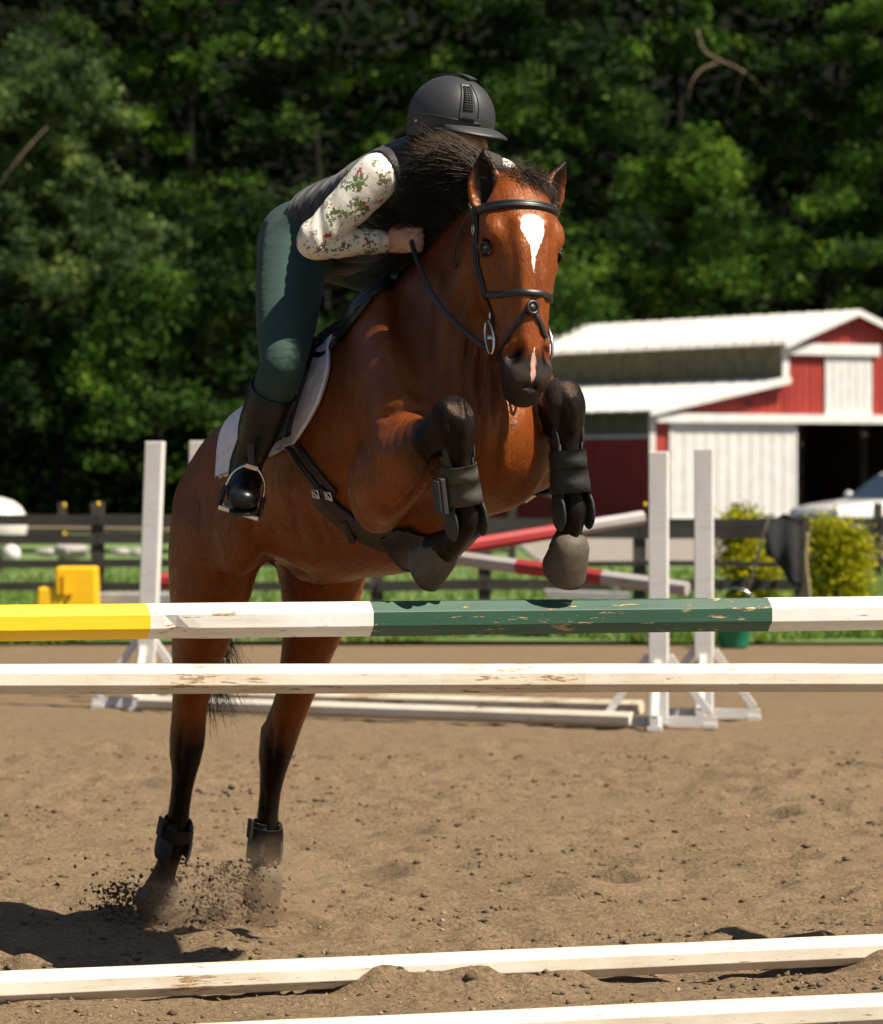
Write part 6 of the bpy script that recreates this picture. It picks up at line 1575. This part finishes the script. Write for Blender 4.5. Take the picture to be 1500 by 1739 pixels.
# ================================================================== white car by the barn
M_CARP, _t, _b = nodes_of('white_car_paint'); _n = noise(_t, 3, 3, .5); _t.links.new(ramp(_t, _n.outputs[0], [(.3, (.55, .53, .50)), (.7, (.62, .60, .57))]).outputs[0], _b.inputs['Base Color']); _b.inputs['Roughness'].default_value = .3; _b.inputs['Coat Weight'].default_value = .6
M_GLS = plain('car_glass', (.018, .028, .036), .06, .1, 5, 0, .8); M_TYRE = plain('tyre_rubber', (.015, .015, .015), .85, .2, 30)
kD = 76.0; kc = np.array([(1553-750)/F*kD, kD, -.03]); _a = R(-62); kf = np.array([math.sin(_a), math.cos(_a)*-1, 0]); kl = np.array([-kf[1], kf[0], 0])
car = thing('parked_car', kc, 'white parked car nosing out beside the barn at the right edge', 'car')
def kp(f_, l_, z): return kc+kf*f_+kl*l_+UP*z
def loft_x(secs, name, m, smooth=True):
    """secs: (forward, [(lateral, z)...]) closed rings"""
    n = len(secs[0][1]); v = [kp(f_, l_, z) for f_, r in secs for l_, z in r]; f = [(i*n+j, i*n+(j+1) % n, (i+1)*n+(j+1) % n, (i+1)*n+j) for i in range(len(secs)-1) for j in range(n)]
    f += [tuple(range(n))[::-1], tuple(range((len(secs)-1)*n, len(secs)*n))]; o = obj(name, v, f, m, car, smooth); return o
def ring_(w_, z0, z1): return [(-w_, z0+.06), (-w_*1.02, (z0+z1)/2), (-w_*.95, z1-.05), (-w_*.8, z1), (w_*.8, z1), (w_*.95, z1-.05), (w_*1.02, (z0+z1)/2), (w_, z0+.06), (w_*.9, z0), (-w_*.9, z0)]
o = loft_x([(2.12, ring_(.72, .38, .72)), (2.05, ring_(.82, .28, .84)), (1.4, ring_(.86, .24, .93)), (.85, ring_(.88, .22, .98)), (-1.9, ring_(.88, .22, .98)), (-2.2, ring_(.84, .3, .92))], 'car_body', M_CARP); em = o.modifiers.new('e', 'BEVEL'); em.width = .03; em.segments = 2; em.limit_method = 'ANGLE'
def cab(w0, z0, w1, z1): return [(-w0, z0), (-w1, z1-.04), (-w1*.9, z1), (w1*.9, z1), (w1, z1-.04), (w0, z0)]
loft_x([(.92, cab(.78, .96, .76, .985)), (.30, cab(.80, .96, .64, 1.43)), (-.9, cab(.80, .96, .64, 1.46)), (-1.7, cab(.78, .96, .60, 1.38)), (-2.0, cab(.76, .95, .74, 1.0))], 'cabin', M_CARP, False)
m = MB(); m.add([kp(.90, -.68, 1.0), kp(.90, .68, 1.0), kp(.34, .58, 1.39), kp(.34, -.58, 1.39)]+[kp(.93, -.68, 1.005), kp(.93, .68, 1.005), kp(.37, .58, 1.40), kp(.37, -.58, 1.40)], [(4, 5, 6, 7), (0, 3, 2, 1), (0, 1, 5, 4), (2, 3, 7, 6), (1, 2, 6, 5), (0, 4, 7, 3)]); m.build('windscreen', M_GLS, car)
for s in (1, -1):
    for a, b_ in ((.18, -.75), (-.82, -1.6)):
        m = MB(); m.add([kp(a+.35*(a > 0), s*.805, 1.0), kp(b_, s*.805, 1.0), kp(b_, s*.672, 1.36), kp(a-.02, s*.672, 1.36)]+[kp(a+.35*(a > 0), s*.78, 1.0), kp(b_, s*.78, 1.0), kp(b_, s*.65, 1.36), kp(a-.02, s*.65, 1.36)], [(0, 1, 2, 3), (7, 6, 5, 4), (0, 4, 5, 1), (1, 5, 6, 2), (2, 6, 7, 3), (3, 7, 4, 0)]); m.build('side_window', M_GLS, car)
    v, f = sphere(kp(.72, s*.97, 1.04), (.07, .11, .08), (kf, kl, UP), 10, 7); obj('wing_mirror', v, f, M_CARP, car, True)
    v, f = sphere(kp(2.06, s*.60, .70), (.06, .19, .085), (kf, kl, UP), 12, 7); obj('headlight', v, f, M_STEEL, car, True)
    for fx in (1.35, -1.35):
        c = kp(fx, s*.80, .33); v, f = tube([c-kl*s*.10, c-kl*s*.09, c+kl*s*.09, c+kl*s*.10], [.28, .33, .33, .28], 20, lat=UP); w_o = obj('wheel', v, f, M_TYRE, car, True)
        v, f = tube([c+kl*s*.085, c+kl*s*.108], [.2, .17], 16, lat=UP); obj('rim', v, f, M_STEEL, w_o, True)
m = MB(); m.box(kp(2.13, 0, .60), kl, .42, kf, .03, UP, .09); m.build('grille', M_LEA, car)
m = MB(); m.box(kp(2.16, 0, .42), kl, .78, kf, .05, UP, .06); o = m.build('bumper', M_STEEL, car); bv = o.modifiers.new('r', 'BEVEL'); bv.width = .03; bv.segments = 3
# ================================================================== sand thrown up by the hind hooves
def clods():
    rg = np.random.default_rng(77); n = 9000
    cl = rg.random(n); px = np.where(cl < .38, rg.normal(225, 38, n), np.where(cl < .85, rg.normal(362, 48, n), rg.normal(330, 95, n)))
    h = rg.random(n)**1.7
    py = np.where(cl < .38, 1625-h*125, 1640-h*175)+rg.normal(0, 8, n); px = px+np.where(cl < .85, (h-.3)*np.where(cl < .38, -10, 62), 0)
    D = 13.6+rg.normal(0, .16, n)
    x = (px-750)/F*D; z = CAM_H-(py-HOR)*D/F; k = z > .01; x, D, z = x[k], D[k], z[k]; n = len(x)
    s = .0011+.0072*rg.random(n)**3.8
    b_ = np.array([(1, 0, 0), (-1, 0, 0), (0, 1, 0), (0, -1, 0), (0, 0, 1), (0, 0, -1)], float)
    j = b_[None]*rg.uniform(.5, 1.4, (n, 6, 1))+rg.normal(0, .3, (n, 6, 3))
    v = (np.stack([x, D, z], 1)[:, None]+j*s[:, None, None]).reshape(-1, 3)
    f0 = np.array([(0,2,4),(2,1,4),(1,3,4),(3,0,4),(2,0,5),(1,2,5),(3,1,5),(0,3,5)]); f = (f0[None]+6*np.arange(n)[:, None, None]).reshape(-1, 3)
    o = obj('flying_sand', v, f.astype(np.int32), plain('shaded_sand_clods', (.085, .055, .03), .95, .5, 60), None)  # clod colour darkened to carry their shadow side
    tag(o, "clods of dark sand flying up behind the horse's hind hooves", 'sand', kind='stuff')
clods()
def dust(c, r, dens, seed, label):
    v, f = sphere(np.zeros(3), 1.0, None, 20, 12); me = mesh_data('dust_cloud', v, f)
    o = bpy.data.objects.new('dust_cloud', me); col.objects.link(o); o.location = tuple(c); o.scale = r
    m = bpy.data.materials.new('dust_%d' % seed); m.use_nodes = True; t = m.node_tree; t.nodes.remove(t.nodes['Principled BSDF'])
    pv = nd(t, 'VolumePrincipled'); pv.inputs['Color'].default_value = (.62, .46, .30, 1); pv.inputs['Anisotropy'].default_value = .2
    tc = nd(t, 'TexCoord'); gr = nd(t, 'TexGradient', gradient_type='SPHERICAL'); t.links.new(tc.outputs['Object'], gr.inputs[0])
    n = noise(t, 2.6, 4, .6, w_=seed); k = mathn(t, 'MULTIPLY', ramp(t, n.outputs[0], [(.38, (0,)*3), (.72, (1,)*3)]).outputs[0], mathn(t, 'POWER', gr.outputs[1] if len(gr.outputs) > 1 else gr.outputs[0], 1.0))
    t.links.new(mathn(t, 'MULTIPLY', k, dens), pv.inputs['Density'])
    t.links.new(pv.outputs[0], t.nodes['Material Output'].inputs['Volume']); me.materials.append(m)
    tag(o, label, 'dust', kind='stuff')
dust(P(285, 1535, .15)+N*.16, (.20, .22, .17), 10, 3, "dust cloud round the horse's right hind hoof")
dust(P(430, 1525, -.14)+N*.16, (.24, .22, .22), 14, 8, "dust cloud round the horse's left hind hoof")
